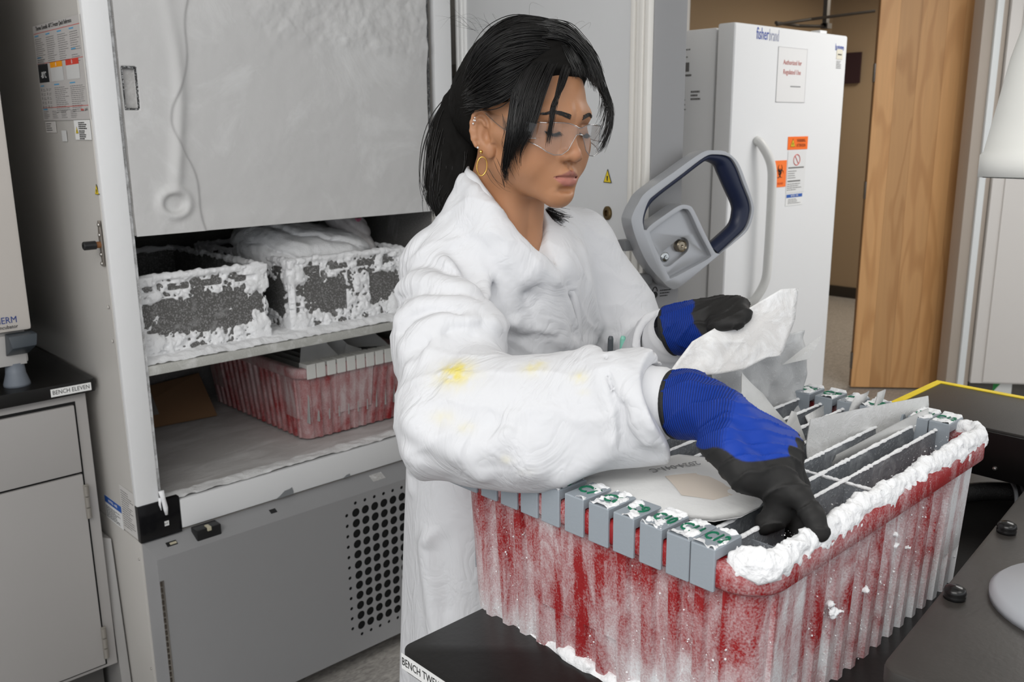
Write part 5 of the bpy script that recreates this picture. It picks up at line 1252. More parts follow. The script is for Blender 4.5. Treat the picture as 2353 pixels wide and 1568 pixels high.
FOLDS = [
 ([(0.835, 0.952, 1.385), (0.838, 0.943, 1.37), (0.839, 0.932, 1.348), (0.833, 0.923, 1.327), (0.794, 0.878, 1.318)], -0.01, 0.007),
 ([(0.825, 0.95, 1.38), (0.827, 0.93, 1.349), (0.807, 0.9, 1.329)], 0.006, 0.012),
 ([(0.844, 0.949, 1.383), (0.851, 0.934, 1.359), (0.851, 0.925, 1.329), (0.861, 0.917, 1.288)], 0.006, 0.014),
 ([(0.875, 0.938, 1.387), (0.878, 0.919, 1.353), (0.887, 0.907, 1.314), (0.9, 0.902, 1.273)], -0.004, 0.012),
 ([(0.794, 0.959, 1.385), (0.794, 0.937, 1.367), (0.794, 0.911, 1.346)], -0.007, 0.008),
 ([(0.779, 0.954, 1.375), (0.777, 0.922, 1.356), (0.778, 0.897, 1.342)], 0.005, 0.01),
 ([(0.787, 1.006, 1.404), (0.765, 1.011, 1.381), (0.763, 1.034, 1.363), (0.731, 0.995, 1.327)], -0.004, 0.006),
 ([(0.76, 1.037, 1.34), (0.754, 1.006, 1.365), (0.763, 0.968, 1.372), (0.771, 0.932, 1.361), (0.79, 0.911, 1.348)], -0.006, 0.009),
 ([(0.737, 1.003, 1.332), (0.737, 0.973, 1.35), (0.746, 0.933, 1.354), (0.763, 0.897, 1.344)], 0.007, 0.014),
 ([(0.731, 0.999, 1.319), (0.72, 0.945, 1.339), (0.733, 0.905, 1.342), (0.765, 0.876, 1.33)], -0.005, 0.01),
 ([(0.691, 0.941, 1.31), (0.704, 0.918, 1.328), (0.725, 0.89, 1.333), (0.761, 0.871, 1.326), (0.791, 0.876, 1.319)], 0.007, 0.014),
 ([(0.679, 0.921, 1.296), (0.69, 0.916, 1.314), (0.706, 0.892, 1.324), (0.726, 0.866, 1.32)], -0.007, 0.01),
 ([(0.67, 0.903, 1.282), (0.686, 0.889, 1.304), (0.706, 0.874, 1.315), (0.731, 0.855, 1.312), (0.787, 0.858, 1.3)], 0.008, 0.016),
 ([(0.659, 0.866, 1.274), (0.68, 0.868, 1.292), (0.707, 0.858, 1.306), (0.746, 0.848, 1.306)], -0.005, 0.01),
 ([(0.652, 0.873, 1.265), (0.666, 0.858, 1.281), (0.689, 0.865, 1.298)], 0.005, 0.012),
 ([(0.632, 0.808, 1.252), (0.653, 0.821, 1.272), (0.692, 0.833, 1.29), (0.727, 0.84, 1.299)], -0.006, 0.014),
 ([(0.768, 0.851, 1.304), (0.876, 0.91, 1.276), (0.932, 0.9, 1.256), (0.971, 0.905, 1.232), (1.068, 0.936, 1.209)], 0.006, 0.012),
 ([(0.874, 0.916, 1.236), (0.877, 0.912, 1.255), (0.901, 0.904, 1.26), (0.939, 0.9, 1.251)], -0.006, 0.014),
 ([(1.079, 0.942, 1.205), (0.779, 0.667, 1.288), (0.761, 0.647, 1.271), (0.755, 0.631, 1.252), (0.756, 0.624, 1.244), (0.756, 0.623, 1.203)], -0.01, 0.008),
 ([(0.793, 0.704, 1.289), (0.764, 0.66, 1.279), (0.754, 0.644, 1.263), (0.752, 0.63, 1.243), (0.751, 0.627, 1.208)], 0.007, 0.012),
 ([(0.785, 0.665, 1.289), (0.77, 0.634, 1.272), (0.768, 0.613, 1.252), (0.776, 0.594, 1.231)], 0.007, 0.014),
 ([(0.758, 0.623, 1.245), (0.755, 0.62, 1.225), (0.767, 0.611, 1.202), (0.79, 0.603, 1.181)], -0.008, 0.012),
 ([(0.763, 0.622, 1.255), (0.761, 0.613, 1.23), (0.773, 0.603, 1.204)], 0.005, 0.012),
 ([(0.664, 0.727, 1.222), (0.671, 0.719, 1.224), (0.676, 0.709, 1.221)], -0.01, 0.022),
 ([(0.651, 0.737, 1.19), (0.661, 0.724, 1.21), (0.67, 0.718, 1.221)], 0.005, 0.016),
 ([(0.684, 0.695, 1.171), (0.675, 0.702, 1.202), (0.672, 0.712, 1.217)], 0.005, 0.018),
 ([(0.629, 0.771, 1.205), (0.636, 0.761, 1.186), (0.653, 0.746, 1.161)], 0.006, 0.014),
 ([(0.611, 0.821, 1.212), (0.616, 0.794, 1.2), (0.63, 0.769, 1.189)], 0.005, 0.016),
 ([(0.629, 0.783, 1.232), (0.622, 0.785, 1.216), (0.627, 0.773, 1.202)], -0.004, 0.016),
 ([(0.72, 0.707, 1.268), (0.721, 0.679, 1.251), (0.717, 0.667, 1.223)], -0.003, 0.03),
 ([(0.721, 0.679, 1.156), (0.74, 0.655, 1.177), (0.752, 0.633, 1.193)], 0.005, 0.016),
 ([(0.939, 0.9, 1.326), (0.964, 0.898, 1.297), (0.978, 0.901, 1.273), (0.997, 0.908, 1.241)], 0.004, 0.006),
 ([(0.949, 0.901, 1.331), (0.973, 0.9, 1.298), (0.987, 0.903, 1.271), (1.004, 0.91, 1.239)], -0.006, 0.004),
 ([(1.068, 0.95, 1.379), (1.081, 0.942, 1.327), (1.094, 0.937, 1.274), (1.101, 0.931, 1.232)], -0.005, 0.014),
 ([(1.027, 0.932, 1.362), (1.033, 0.921, 1.307), (1.081, 0.941, 1.24)], 0.004, 0.016),
 ([(0.912, 0.921, 1.377), (0.914, 0.908, 1.35), (0.925, 0.898, 1.307), (0.954, 0.899, 1.26)], 0.003, 0.016),
 ([(0.613, 0.83, 1.176), (0.815, 1.101, 1.023), (0.812, 1.094, 0.995)], 0.004, 0.012),
 ([(0.617, 0.817, 1.167), (0.803, 1.054, 0.916), (0.799, 1.028, 0.778), (0.797, 1.018, 0.698)], 0.006, 0.016),
 ([(0.643, 0.793, 1.139), (0.81, 1.014, 0.928), (0.806, 1.008, 0.821)], -0.005, 0.014)]
STAINS = [((0.658, 0.798, 1.269), 0.022, 1.0), ((0.659, 0.807, 1.272), 0.014, 0.8), ((0.669, 0.8, 1.274), 0.014, 0.7), ((0.723, 0.73, 1.277), 0.013, 0.55), ((0.731, 0.727, 1.28), 0.01, 0.4), ((0.743, 0.677, 1.272), 0.009, 0.6), ((0.737, 0.664, 1.258), 0.006, 0.3), ((0.627, 0.783, 1.226), 0.013, 0.35), ((0.641, 0.757, 1.216), 0.01, 0.3), ((0.665, 0.714, 1.184), 0.008, 0.25), ((0.682, 0.697, 1.171), 0.008, 0.25)]
HAIR = {
 'back': [[(-0.0524, 0.0086, 0.1538), (-0.0241, -0.0231, 0.159), (-0.0006, -0.0467, 0.1565), (0.0501, -0.0335, 0.1371), (0.0695, -0.0377, 0.1126), (0.0786, -0.0446, 0.0785), (0.0718, -0.0582, 0.0544)], [(-0.056, 0.0192, 0.137), (0.0196, 0.0352, 0.1393), (0.0526, 0.0128, 0.1332), (0.0715, -0.0081, 0.1155), (0.0788, -0.0264, 0.0911), (0.0747, -0.0484, 0.0628)], [(0.0268, 0.0532, 0.1181), (0.0498, 0.0426, 0.1177), (0.0721, 0.022, 0.1073), (0.0842, 0.0003, 0.0882), (0.0852, -0.0251, 0.0656), (0.0745, -0.0502, 0.0508)], [(0.0517, 0.0466, 0.1028), (0.0733, 0.0368, 0.0892), (0.0856, 0.0176, 0.0759), (0.0876, -0.0126, 0.0585), (0.0744, -0.0496, 0.0449)], [(0.0659, 0.0414, 0.0826), (0.0818, 0.0317, 0.0677), (0.09, 0.0108, 0.0543), (0.0927, -0.0112, 0.0448), (0.0716, -0.0547, 0.0366)], [(0.0721, 0.0427, 0.0578), (0.085, 0.0297, 0.0437), (0.0909, 0.0113, 0.0361), (0.0951, -0.0043, 0.0336), (0.0688, -0.0561, 0.0266)]],
 'farbang': [[(-0.0593, 0.0169, 0.1512), (-0.0685, 0.0339, 0.1328), (-0.0748, 0.0481, 0.114), (-0.0823, 0.0601, 0.0851), (-0.086, 0.075, 0.0579), (-0.0842, 0.0832, 0.0382), (-0.0711, 0.0869, 0.0012), (-0.0582, 0.0826, -0.015)], [(-0.0566, 0.0269, 0.1194), (-0.0649, 0.0415, 0.1048), (-0.0709, 0.0561, 0.084), (-0.0794, 0.066, 0.063), (-0.0834, 0.078, 0.0438), (-0.0767, 0.0837, 0.0174), (-0.0651, 0.0834, -0.0055), (-0.0551, 0.0799, -0.0164)], [(-0.0586, 0.0273, 0.1236), (-0.0686, 0.0428, 0.1112), (-0.0779, 0.0534, 0.0904), (-0.0755, 0.0656, 0.0607), (-0.0655, 0.0696, 0.0361)]],
 'tail': [[(0.0077, -0.1281, 0.0579), (0.0238, -0.1328, 0.0351), (0.0388, -0.1331, 0.0042), (0.0527, -0.128, -0.0367), (0.0631, -0.1187, -0.0792), (0.0661, -0.1088, -0.104), (0.0659, -0.0971, -0.1252)], [(0.0075, -0.1246, 0.0496), (0.02, -0.124, 0.0232), (0.0314, -0.1207, -0.0072), (0.0418, -0.1147, -0.0415), (0.0509, -0.1067, -0.0775), (0.0602, -0.103, -0.1032), (0.064, -0.0964, -0.1218)], [(0.007, -0.1208, 0.0413), (0.0147, -0.1114, 0.0073), (0.021, -0.1, -0.0285), (0.0283, -0.0912, -0.0601), (0.0449, -0.0917, -0.0929), (0.0596, -0.0937, -0.1171)], [(-0.0076, -0.1304, 0.0284), (-0.0075, -0.115, -0.0009), (-0.0086, -0.0994, -0.0277), (-0.0041, -0.0919, -0.0489), (0.0124, -0.098, -0.0675), (0.0318, -0.1028, -0.0969)]],
 'tip': [[(-0.0667, -0.0071, -0.105), (-0.0739, 0.0022, -0.1093), (-0.0829, 0.0124, -0.1112), (-0.0925, 0.024, -0.1152)], [(-0.0668, -0.0049, -0.1103), (-0.0712, 0.0029, -0.1181), (-0.0764, 0.0115, -0.1258), (-0.0832, 0.0191, -0.1269)], [(-0.0659, -0.0045, -0.1135), (-0.0682, 0.0017, -0.1227), (-0.0727, 0.0095, -0.1305), (-0.0766, 0.0159, -0.1363)]],
 'bang1': [[(0.0422, 0.0423, 0.1072), (0.0636, 0.0418, 0.0828), (0.0743, 0.0422, 0.0576), (0.0785, 0.0445, 0.031), (0.0837, 0.0481, 0.0025), (0.0799, 0.0411, -0.0273), (0.0718, 0.0342, -0.0478), (0.0524, 0.0264, -0.0722)], [(0.0264, 0.048, 0.1145), (0.0549, 0.0515, 0.0897), (0.0702, 0.0515, 0.0604), (0.0753, 0.0523, 0.0318), (0.0807, 0.0561, 0.0034), (0.0773, 0.0483, -0.0264), (0.0655, 0.0329, -0.054)], [(0.02, 0.053, 0.1135), (0.0471, 0.0634, 0.0872), (0.063, 0.0663, 0.0601), (0.0699, 0.0686, 0.0336), (0.0755, 0.0646, 0.0045), (0.0749, 0.053, -0.016)]],
 'bang2': [[(0.02, 0.053, 0.1135), (0.0474, 0.0637, 0.0872), (0.0637, 0.0669, 0.0601), (0.0709, 0.0696, 0.0336), (0.0768, 0.0658, 0.0046), (0.0767, 0.0548, -0.0159)], [(0.0055, 0.0557, 0.1149), (0.0356, 0.0711, 0.0886), (0.0525, 0.0775, 0.0616), (0.065, 0.0805, 0.0311), (0.0721, 0.0774, 0.0059), (0.076, 0.068, -0.0162), (0.0684, 0.0618, -0.0422)]],
 'bang3': [[(-0.0055, 0.0567, 0.1141), (0.0261, 0.0782, 0.0897), (0.042, 0.0887, 0.0631), (0.0517, 0.095, 0.0368), (0.0539, 0.0941, 0.0121), (0.0556, 0.0936, -0.01)], [(-0.0158, 0.059, 0.1093), (0.0182, 0.0818, 0.0887), (0.0352, 0.0896, 0.0692), (0.0525, 0.0928, 0.0478), (0.0529, 0.0938, 0.0253), (0.0552, 0.0933, -0.0014)]],
 'front': [[(0.0073, 0.0562, 0.1224), (0.0067, 0.0686, 0.1078), (0.0041, 0.0761, 0.0951), (0.0045, 0.081, 0.0836)], [(-0.0144, 0.0496, 0.1261), (-0.0167, 0.0632, 0.1115), (-0.0205, 0.0716, 0.0969), (-0.0207, 0.0774, 0.0837)], [(-0.0577, 0.0248, 0.1274), (-0.063, 0.0364, 0.1124), (-0.0665, 0.0471, 0.0952), (-0.0674, 0.0551, 0.0776)], [(-0.0605, 0.0256, 0.1327), (-0.0685, 0.0407, 0.1161), (-0.0721, 0.0526, 0.0959), (-0.0713, 0.0597, 0.0762)]],
 'fartop': [[(-0.0151, -0.0317, 0.1569), (-0.0385, -0.0077, 0.1582), (-0.0523, 0.0087, 0.1534), (-0.062, 0.0248, 0.1388), (-0.0693, 0.0369, 0.1274), (-0.0747, 0.0492, 0.111), (-0.0773, 0.0617, 0.0868)], [(0.0177, 0.0188, 0.1447), (-0.0002, 0.0381, 0.1434), (-0.0117, 0.0533, 0.1356), (-0.0198, 0.0667, 0.1235), (-0.0263, 0.0792, 0.1093), (-0.0295, 0.0899, 0.0909), (-0.0301, 0.0982, 0.0722)], [(0.0318, 0.0399, 0.1306), (0.0101, 0.0493, 0.1313), (-0.0103, 0.053, 0.1278), (-0.0228, 0.0597, 0.1177), (-0.0349, 0.0647, 0.1035), (-0.0384, 0.0751, 0.0868), (-0.0392, 0.0821, 0.0716)]],
 'wisp': [[(0.0739, 0.0231, 0.0293), (0.0756, 0.0316, 0.0107), (0.0749, 0.0293, -0.009), (0.07, 0.0349, -0.024)], [(0.0727, 0.0481, 0.0028), (0.0706, 0.0528, -0.016), (0.0666, 0.0554, -0.0332), (0.061, 0.0563, -0.0468)], [(0.0615, -0.0105, -0.0497), (0.058, 0.0011, -0.0625), (0.0511, 0.0131, -0.0711), (0.0404, 0.0267, -0.0774)]]}
RH = dict(band=[(0.838, 0.613, 1.233), (0.842, 0.596, 1.236)], wr=(0.849, 0.564, 1.23),
 index=[(0.846, 0.483, 1.188), (0.844, 0.449, 1.166), (0.84, 0.431, 1.149), (0.837, 0.421, 1.136)], middle=[(0.871, 0.487, 1.193), (0.869, 0.463, 1.149), (0.862, 0.455, 1.126), (0.855, 0.452, 1.11)],
 ring=[(0.894, 0.496, 1.195), (0.897, 0.48, 1.151), (0.89, 0.477, 1.123), (0.882, 0.477, 1.101)], pinky=[(0.91, 0.51, 1.198), (0.921, 0.5, 1.155), (0.913, 0.498, 1.125), (0.906, 0.499, 1.105)],
 thumb=[(0.82, 0.536, 1.211), (0.819, 0.5, 1.185), (0.841, 0.474, 1.167), (0.842, 0.471, 1.139), (0.829, 0.479, 1.128)])
LH = dict(band=[(1.059, 0.785, 1.259), (1.063, 0.771, 1.264)], wr=(1.067, 0.756, 1.272),
 index=[(1.072, 0.706, 1.293), (1.08, 0.684, 1.305), (1.066, 0.669, 1.299), (1.052, 0.669, 1.291)], middle=[(1.086, 0.721, 1.294), (1.087, 0.695, 1.305), (1.064, 0.68, 1.297), (1.047, 0.676, 1.289)],
 ring=[(1.099, 0.737, 1.291), (1.096, 0.714, 1.302), (1.066, 0.694, 1.296), (1.042, 0.687, 1.286)], pinky=[(1.104, 0.751, 1.285), (1.099, 0.731, 1.296), (1.072, 0.711, 1.288), (1.041, 0.699, 1.281)],
 thumb=[(1.062, 0.741, 1.263), (1.07, 0.718, 1.259), (1.09, 0.695, 1.265), (1.106, 0.674, 1.272)])
per_ = thing('person', (.965, 1.08, 0), 'woman in white lab coat, safety glasses and blue gloves leaning over the red bin', 'person')
def attr_mat(name, attr, rough=.5, bump=0, bscale=300, sss=0, spec=.5, wave=None):
    m = mat(name, (.5, .5, .5), rough, bump=bump, bscale=bscale, sss=sss, spec=spec); nt = m.node_tree
    a = nd(nt, 'ShaderNodeAttribute', attribute_name=attr); nt.links.new(a.outputs['Color'], nt.nodes['Principled BSDF'].inputs['Base Color'])
    return m
# ---- body: fine head and neck, coarser trunk and limbs, one mesh
def head_world(P): return head_sdf(to_head(P))
def upper(P):
    d = smin(head_world(P), chestpiece(P), .03); return smax(d, 1.32-P[:,2], .004)
me_h, vh, Fh = net(upper, (.80, .80, 1.312), (1.08, 1.13, 1.70), .0015, 'body')
L_ = to_head(vh); ax = np.abs(L_[:,0])
skin = np.tile(A(.405, .198, .102), (len(vh), 1))
nz = fbm(L_*38, 3)[:, None]; skin *= (.93+.14*nz)
blush = np.exp(-((ax-.042)**2+(L_[:,1]-.065)**2+(L_[:,2]+.012)**2)/.022**2)[:, None]; skin = skin*(1-blush*.12)+A(.46, .19, .125)*blush*.12
ntip = np.exp(-((L_[:,0])**2+(L_[:,1]-.106)**2+(L_[:,2]+.014)**2)/.013**2)[:, None]; skin = skin*(1-.3*ntip)+A(.50, .23, .15)*.3*ntip
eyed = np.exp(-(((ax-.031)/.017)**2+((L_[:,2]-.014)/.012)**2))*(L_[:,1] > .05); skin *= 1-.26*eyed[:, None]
lip = sstep(.0265, .0235, ax)*(L_[:,1] > .07)
top = -.0372-.0038*(ax/.012)**1.3*.9+.0018*np.exp(-((ax-.0045)/.004)**2); bot = -.0588+.0120*(ax/.0245)**2
lw_ = lip*sstep(-.001, .0008, top-L_[:,2])*sstep(-.001, .0012, L_[:,2]-bot)
low = sstep(-.0452, -.0468, L_[:,2])[:, None]
lc = A(.26, .095, .080)*(1-low)+A(.40, .150, .125)*low
skin = skin*(1-lw_[:, None]*.85)+lc*lw_[:, None]*.85
vcol(me_h, 'skin', skin)
me_b, vb, Fb = net(lambda P: smax(body_low(P), P[:,2]-1.35, .004), (.60, .55, .03), (1.32, 1.22, 1.37), .009, 'body_low')
vcol(me_b, 'skin', np.tile(A(.40, .205, .112), (len(vb), 1)))
skm = attr_mat('skin', 'skin', .46, .10, 900, .12, .45)
bm = bmesh.new(); bm.from_mesh(me_h); bm.from_mesh(me_b); me = bpy.data.meshes.new('body'); bm.to_mesh(me); bm.free()
body = obj('body', me, skm, per_, True)
# ---- clothing below the coat
me, v, F = net(trousers, (.70, .85, .03), (1.25, 1.25, 1.06), .012); obj('trousers', me, mat('dark_trousers', (.02, .022, .03), .8), per_)
for s_ in (-1, 1):
    me, v, F = net(lambda P: shoe(P, s_), (.80, .85, -.01), (1.14, 1.2, .15), .008); obj('shoe', me, black, per_)
# ---- lab coat
def polydist(P, pts):
    o = None
    for i in range(len(pts)-1): c_ = cone(P, pts[i], pts[i+1], 0, 0); o = c_ if o is None else np.minimum(o, c_)
    return o
CA = CUFF-A(.692, .825, 1.199); CA = CA/np.linalg.norm(CA)
LCU = A(1.072, .795, 1.236); LA = LCU-A(1.205, .945, 1.135); LA = LA/np.linalg.norm(LA)
CTOP_ = [(0.929, 0.905, 1.361), (0.904, 0.911, 1.38), (0.886, 0.92, 1.4), (0.869, 0.932, 1.428), (0.858, 0.947, 1.458), (0.855, 0.972, 1.482), (0.862, 1.001, 1.494), (0.905, 1.035, 1.494), (0.92, 1.055, 1.488), (0.955, 1.05, 1.472), (0.983, 1.022, 1.45), (0.994, 0.979, 1.428), (0.975, 0.954, 1.406), (0.964, 0.937, 1.388), (0.954, 0.922, 1.375), (0.938, 0.91, 1.36)]
_cc = Vector((.925, .985, 0))
CTOP = [tuple(Vector(p)+Vector((p[0]-_cc.x, p[1]-_cc.y, 0)).normalized()*.006-Vector((0, 0, .018))) for p in CTOP_]
CLOW = [tuple(Vector(p)+Vector((p[0]-_cc.x, p[1]-_cc.y, 0)).normalized()*.016-Vector((0, 0, .050))) for p in CTOP_[2:-2]]
CRAD = [.006]+[.0085]*(len(CTOP)-2)+[.006]
def coat_sdf(P):
    d = smin(coat_base(P), chain(P, CLOW, [.010]*len(CLOW), .01), .05); d = smin(d, chain(P, CTOP, CRAD, .006), .034)
    near = d < .06; Pn = P[near]
    if len(Pn):
        e = np.zeros(len(Pn), np.float32)
        for pts, a_, w_ in FOLDS:
            if len(pts) < 2: continue
            lo_ = np.min(np.array(pts), 0)-.05; hi_ = np.max(np.array(pts), 0)+.05
            k = ((Pn > lo_) & (Pn < hi_)).all(1)
            if k.any(): q = polydist(Pn[k], pts); e[k] += a_*1.9*(np.exp(-(q/w_)**2) if a_ > 0 else np.exp(-np.abs(q)/(w_*.8)))
        w = fbm(Pn*A(9, 9, 6)+5, 3)
        lo_z = sstep(1.02, 1.12, Pn[:,2])
        e += (.0015+.0045*lo_z)*(w-.5)+.0022*lo_z*(1-np.abs(np.sin(Pn @ A(34, 28, 46)+w*7)))**3
        d = d.copy(); d[near] -= e
    # open cuffs
    q = (P-CUFF) @ CA; rad = np.linalg.norm(P-CUFF-q[:, None]*CA, axis=1)
    inside = rad < .13
    d = np.where(inside & (q > -.10), smax(d, q-.004-.012*np.sin(np.arctan2(P[:,2]-CUFF[2], (P-CUFF) @ A(.6, .8, 0))*2), .004), d)
    d = np.where(inside & (q > -.06), smax(d, -(np.maximum(rad-.050, -q-.040)), .004), d)
    q = (P-LCU) @ LA; rad = np.linalg.norm(P-LCU-q[:, None]*LA, axis=1); inside = rad < .10
    d = np.where(inside & (q > -.08), smax(d, q-.004, .004), d)
    d = np.where(inside & (q > -.05), smax(d, -(np.maximum(rad-.043, -q-.045)), .004), d)
    # neckline: V opening in front and room for the neck
    d = smax(d, -chain(P, [(0.933, 0.903, 1.362), (.918, .920, 1.392), (.920, .955, 1.425), (.920, .985, 1.46)], [.005, .022, .044, .053], .012), .005)
    return d
me, vc, Fc = net(coat_sdf, (.56, .54, .38), (1.33, 1.24, 1.50), .0033, 'lab_coat')
cc = np.tile(A(.655, .66, .68), (len(vc), 1))
for p_, r_, k_ in STAINS:
    q = np.linalg.norm((vc-A(*p_))*A(1, 1, 1.6), axis=1); m_ = np.exp(-(q/r_)**2)*k_*np.clip(1.6*fbm(vc*A(160, 160, 60), 3)-.25, 0, 1)
    cc = cc*(1-m_[:, None])+A(.72, .60, .08)*m_[:, None]
vcol(me, 'cloth', cc)
cm_ = attr_mat('coat_cotton', 'cloth', .75, 0, 1400, 0, .25); nt = cm_.node_tree; L_k = nt.links.new
tc = nd(nt, 'ShaderNodeTexCoord'); mp = nd(nt, 'ShaderNodeMapping'); mp.inputs['Rotation'].default_value = (.5, .4, .9); mp.inputs['Scale'].default_value = (1, 2.4, 1); L_k(tc.outputs['Object'], mp.inputs['Vector'])
n1 = nd(nt, 'ShaderNodeTexNoise'); n1.inputs['Scale'].default_value = 11; n1.inputs['Detail'].default_value = 3; n1.inputs['Distortion'].default_value = 1.4; L_k(mp.outputs[0], n1.inputs['Vector'])
ab = nd(nt, 'ShaderNodeMath', operation='SUBTRACT'); ab.inputs[1].default_value = .5; L_k(n1.outputs['Fac'], ab.inputs[0]); a2 = nd(nt, 'ShaderNodeMath', operation='ABSOLUTE'); L_k(ab.outputs[0], a2.inputs[0])
bp = nd(nt, 'ShaderNodeBump'); bp.inputs['Strength'].default_value = .55; bp.inputs['Distance'].default_value = .012; L_k(a2.outputs[0], bp.inputs['Height']); L_k(bp.outputs[0], nt.nodes['Principled BSDF'].inputs['Normal'])
coat = obj('lab_coat', me, cm_, per_)
# inner white cuff between sleeve and glove
wcl = mat('white_cloth', (.655, .66, .68), .75, bump=.12, bscale=900, spec=.25)
def rings_tube(name, pts, rs, material, parent, n=32, wob=.0):
    P_ = spline(pts, 14); b = B(); rr = np.interp(np.linspace(0, 1, 14), np.linspace(0, 1, len(rs)), rs); b.tube(P_, [r_*(1+wob*math.sin(i*2.1)) for i, r_ in enumerate(rr)], n, caps=False); return b.obj(name, material, parent, smooth=True)
rings_tube('inner_cuff', [(.815, .66, 1.228), (.835, .625, 1.232), (.843, .592, 1.236)], [.052, .043, .0345], wcl, coat, 36, .02)
rings_tube('inner_cuff', [(1.10, .822, 1.21), (1.072, .797, 1.243), (1.061, .778, 1.262)], [.044, .039, .0315], wcl, coat, 36, .02)
# collar: stand-up strip from one side of the V round the back of the neck to the other
def collar():
    tp = spline(CTOP_, 90); c0 = Vector((.925, .985, 0)); rings = [[] for _ in range(5)]; n = len(tp)
    for i, p in enumerate(tp):
        f = i/(n-1); e = min(1, f/.12, (1-f)/.12); o = Vector((p.x-c0.x, p.y-c0.y, 0)).normalized()
        wv = .0022*math.sin(i*.55)*e
        rings[0].append(tuple(p-o*(.001+.004*e)+Vector((0, 0, -.030*e-.008)))); rings[1].append(tuple(p-o*.001*e+Vector((0, 0, -.010)))); rings[2].append(tuple(p+o*wv))
        rings[3].append(tuple(p+o*(.003+wv)+Vector((0, 0, -.006)))); rings[4].append(tuple(p+o*(.008)+Vector((0, 0, -.026))))
    b = B().loft(rings, closed=False); o = b.obj('collar', wcl, coat, smooth=True)
    md = o.modifiers.new('thickness', 'SOLIDIFY'); md.thickness = .0016; md.offset = 0
    return o
collar()
# placket: the turned front edge running down from the V
pk_ = spline([(0.9378, 0.9113, 1.3632), (0.9441, 0.906, 1.3491), (0.9515, 0.9026, 1.3359), (0.9648, 0.9002, 1.3178), (0.979, 0.901, 1.3003), (0.9903, 0.9041, 1.2652), (1.0044, 0.912, 1.2211)], 60); b = B(); n_o = Vector((-.25, -.95, .15)).normalized(); rg = [[], [], [], []]
for i, p in enumerate(pk_):
    t_ = (pk_[min(59, i+1)]-pk_[max(0, i-1)]).normalized(); w_ = t_.cross(n_o).normalized(); wob = .0012*math.sin(i*.5)
    rg[0].append(tuple(p-w_*.007-n_o*.002)); rg[1].append(tuple(p-w_*.005+n_o*(.0030))); rg[2].append(tuple(p+w_*(.005+wob)+n_o*.0042)); rg[3].append(tuple(p+w_*(.0062+wob)-n_o*.002))
b.loft(rg, closed=False); b.obj('placket', wcl, coat, smooth=True)
# snaps on the placket
for p_ in ((.947, .903, 1.345), (.960, .905, 1.325)):
    B().lathe([(.0035, 0), (.0035, .0015), (.0015, .002), (0, .002)], p_, (0, -1, .2), 10).obj('coat_snap', mat('snap_metal', (.2, .2, .2), .4, .7), coat)
# ---- gloves
def glove_sdf(H, P, r=1.0, fr=(.0135, .0120, .0110, .0100)):
    b0, b1 = H['band']; w = H['wr']
    d = chain(P, [b0, b1, w], [.036*r, .0355*r, .031*r], .02)
    for k, rr in (('index', 1), ('middle', 1), ('ring', 1), ('pinky', .9)):
        d = smin(d, cone(P, w, H[k][0], .023*r, .0175*r*rr), .018)
    for k, rr in (('index', 1), ('middle', 1), ('ring', .97), ('pinky', .88)):
        f_ = chain(P, H[k], [q*rr for q in fr], .006); d = smin(d, f_, .009)
    t = chain(P, H['thumb'], [.024*r, .0205*r, .0145, .0125, .0115][:len(H['thumb'])], .012); d = smin(d, t, .012)
    return d
BLU = A(.003, .040, .33); BLK = A(.016, .0155, .015)
def make_glove(H, name, boundary, lo, hi, cut, h=.0016, r=1.0):
    ax_ = A(*H['band'][1])-A(*H['band'][0]); ax_ = ax_/np.linalg.norm(ax_); b0 = A(*H['band'][0])
    def f(P):
        d = glove_sdf(H, P, r)
        d = d+.0040*(fbm(P*42, 3)-.5)-.0022*(1-np.abs(np.sin(P @ A(90, 120, 80)+6*fbm(P*22, 2))))**4
        t_ = (P-b0) @ ax_
        return smax(d, -t_, .002)
    me, v, F = net(f, lo, hi, h, name)
    t_ = (v-b0) @ ax_; s_ = boundary(v)
    knit = sstep(cut, cut-.004, t_)
    m_ = np.maximum(sstep(-.0010, .0010, s_), knit)
    blu = BLU[None]*np.ones((len(v), 1))
    c_ = BLK*(1-m_[:, None])+blu*m_[:, None]
    vcol(me, 'glove', c_); vcol(me, 'knit', np.stack([t_, sstep(cut+.048, cut+.036, t_)*m_, 0*t_], 1)); return obj(name, me, knit_mat(), per_)
def knit_mat():
    if 'glove_knit' in MATS: return MATS['glove_knit']
    m = attr_mat('glove_knit', 'glove', .62, 0, 700, 0, .35); nt = m.node_tree; L = nt.links.new
    at = nd(nt, 'ShaderNodeAttribute', attribute_name='knit'); sp = nd(nt, 'ShaderNodeSeparateColor'); L(at.outputs['Color'], sp.inputs[0])
    def mth(op, a, b_):
        q = nd(nt, 'ShaderNodeMath', operation=op)
        for i, w in enumerate((a, b_)):
            if isinstance(w, (int, float)): q.inputs[i].default_value = w
            else: L(w, q.inputs[i])
        return q.outputs[0]
    sn = mth('SINE', mth('MULTIPLY', sp.outputs[0], 2*PI/.0026), 0.); hgt = mth('MULTIPLY', sn, sp.outputs[1])
    bp = nd(nt, 'ShaderNodeBump'); bp.inputs['Strength'].default_value = .8; bp.inputs['Distance'].default_value = .0006; L(hgt, bp.inputs['Height']); L(bp.outputs[0], nt.nodes['Principled BSDF'].inputs['Normal'])
    ga = [n for n in nt.nodes if n.type == 'ATTRIBUTE' and n.attribute_name == 'glove'][0]
    sc_ = nd(nt, 'ShaderNodeVectorMath', operation='SCALE'); L(ga.outputs['Color'], sc_.inputs[0]); L(mth('ADD', 1., mth('MULTIPLY', mth('SUBTRACT', hgt, sp.outputs[1]), .28)), sc_.inputs['Scale']); L(sc_.outputs[0], nt.nodes['Principled BSDF'].inputs['Base Color'])
    return m
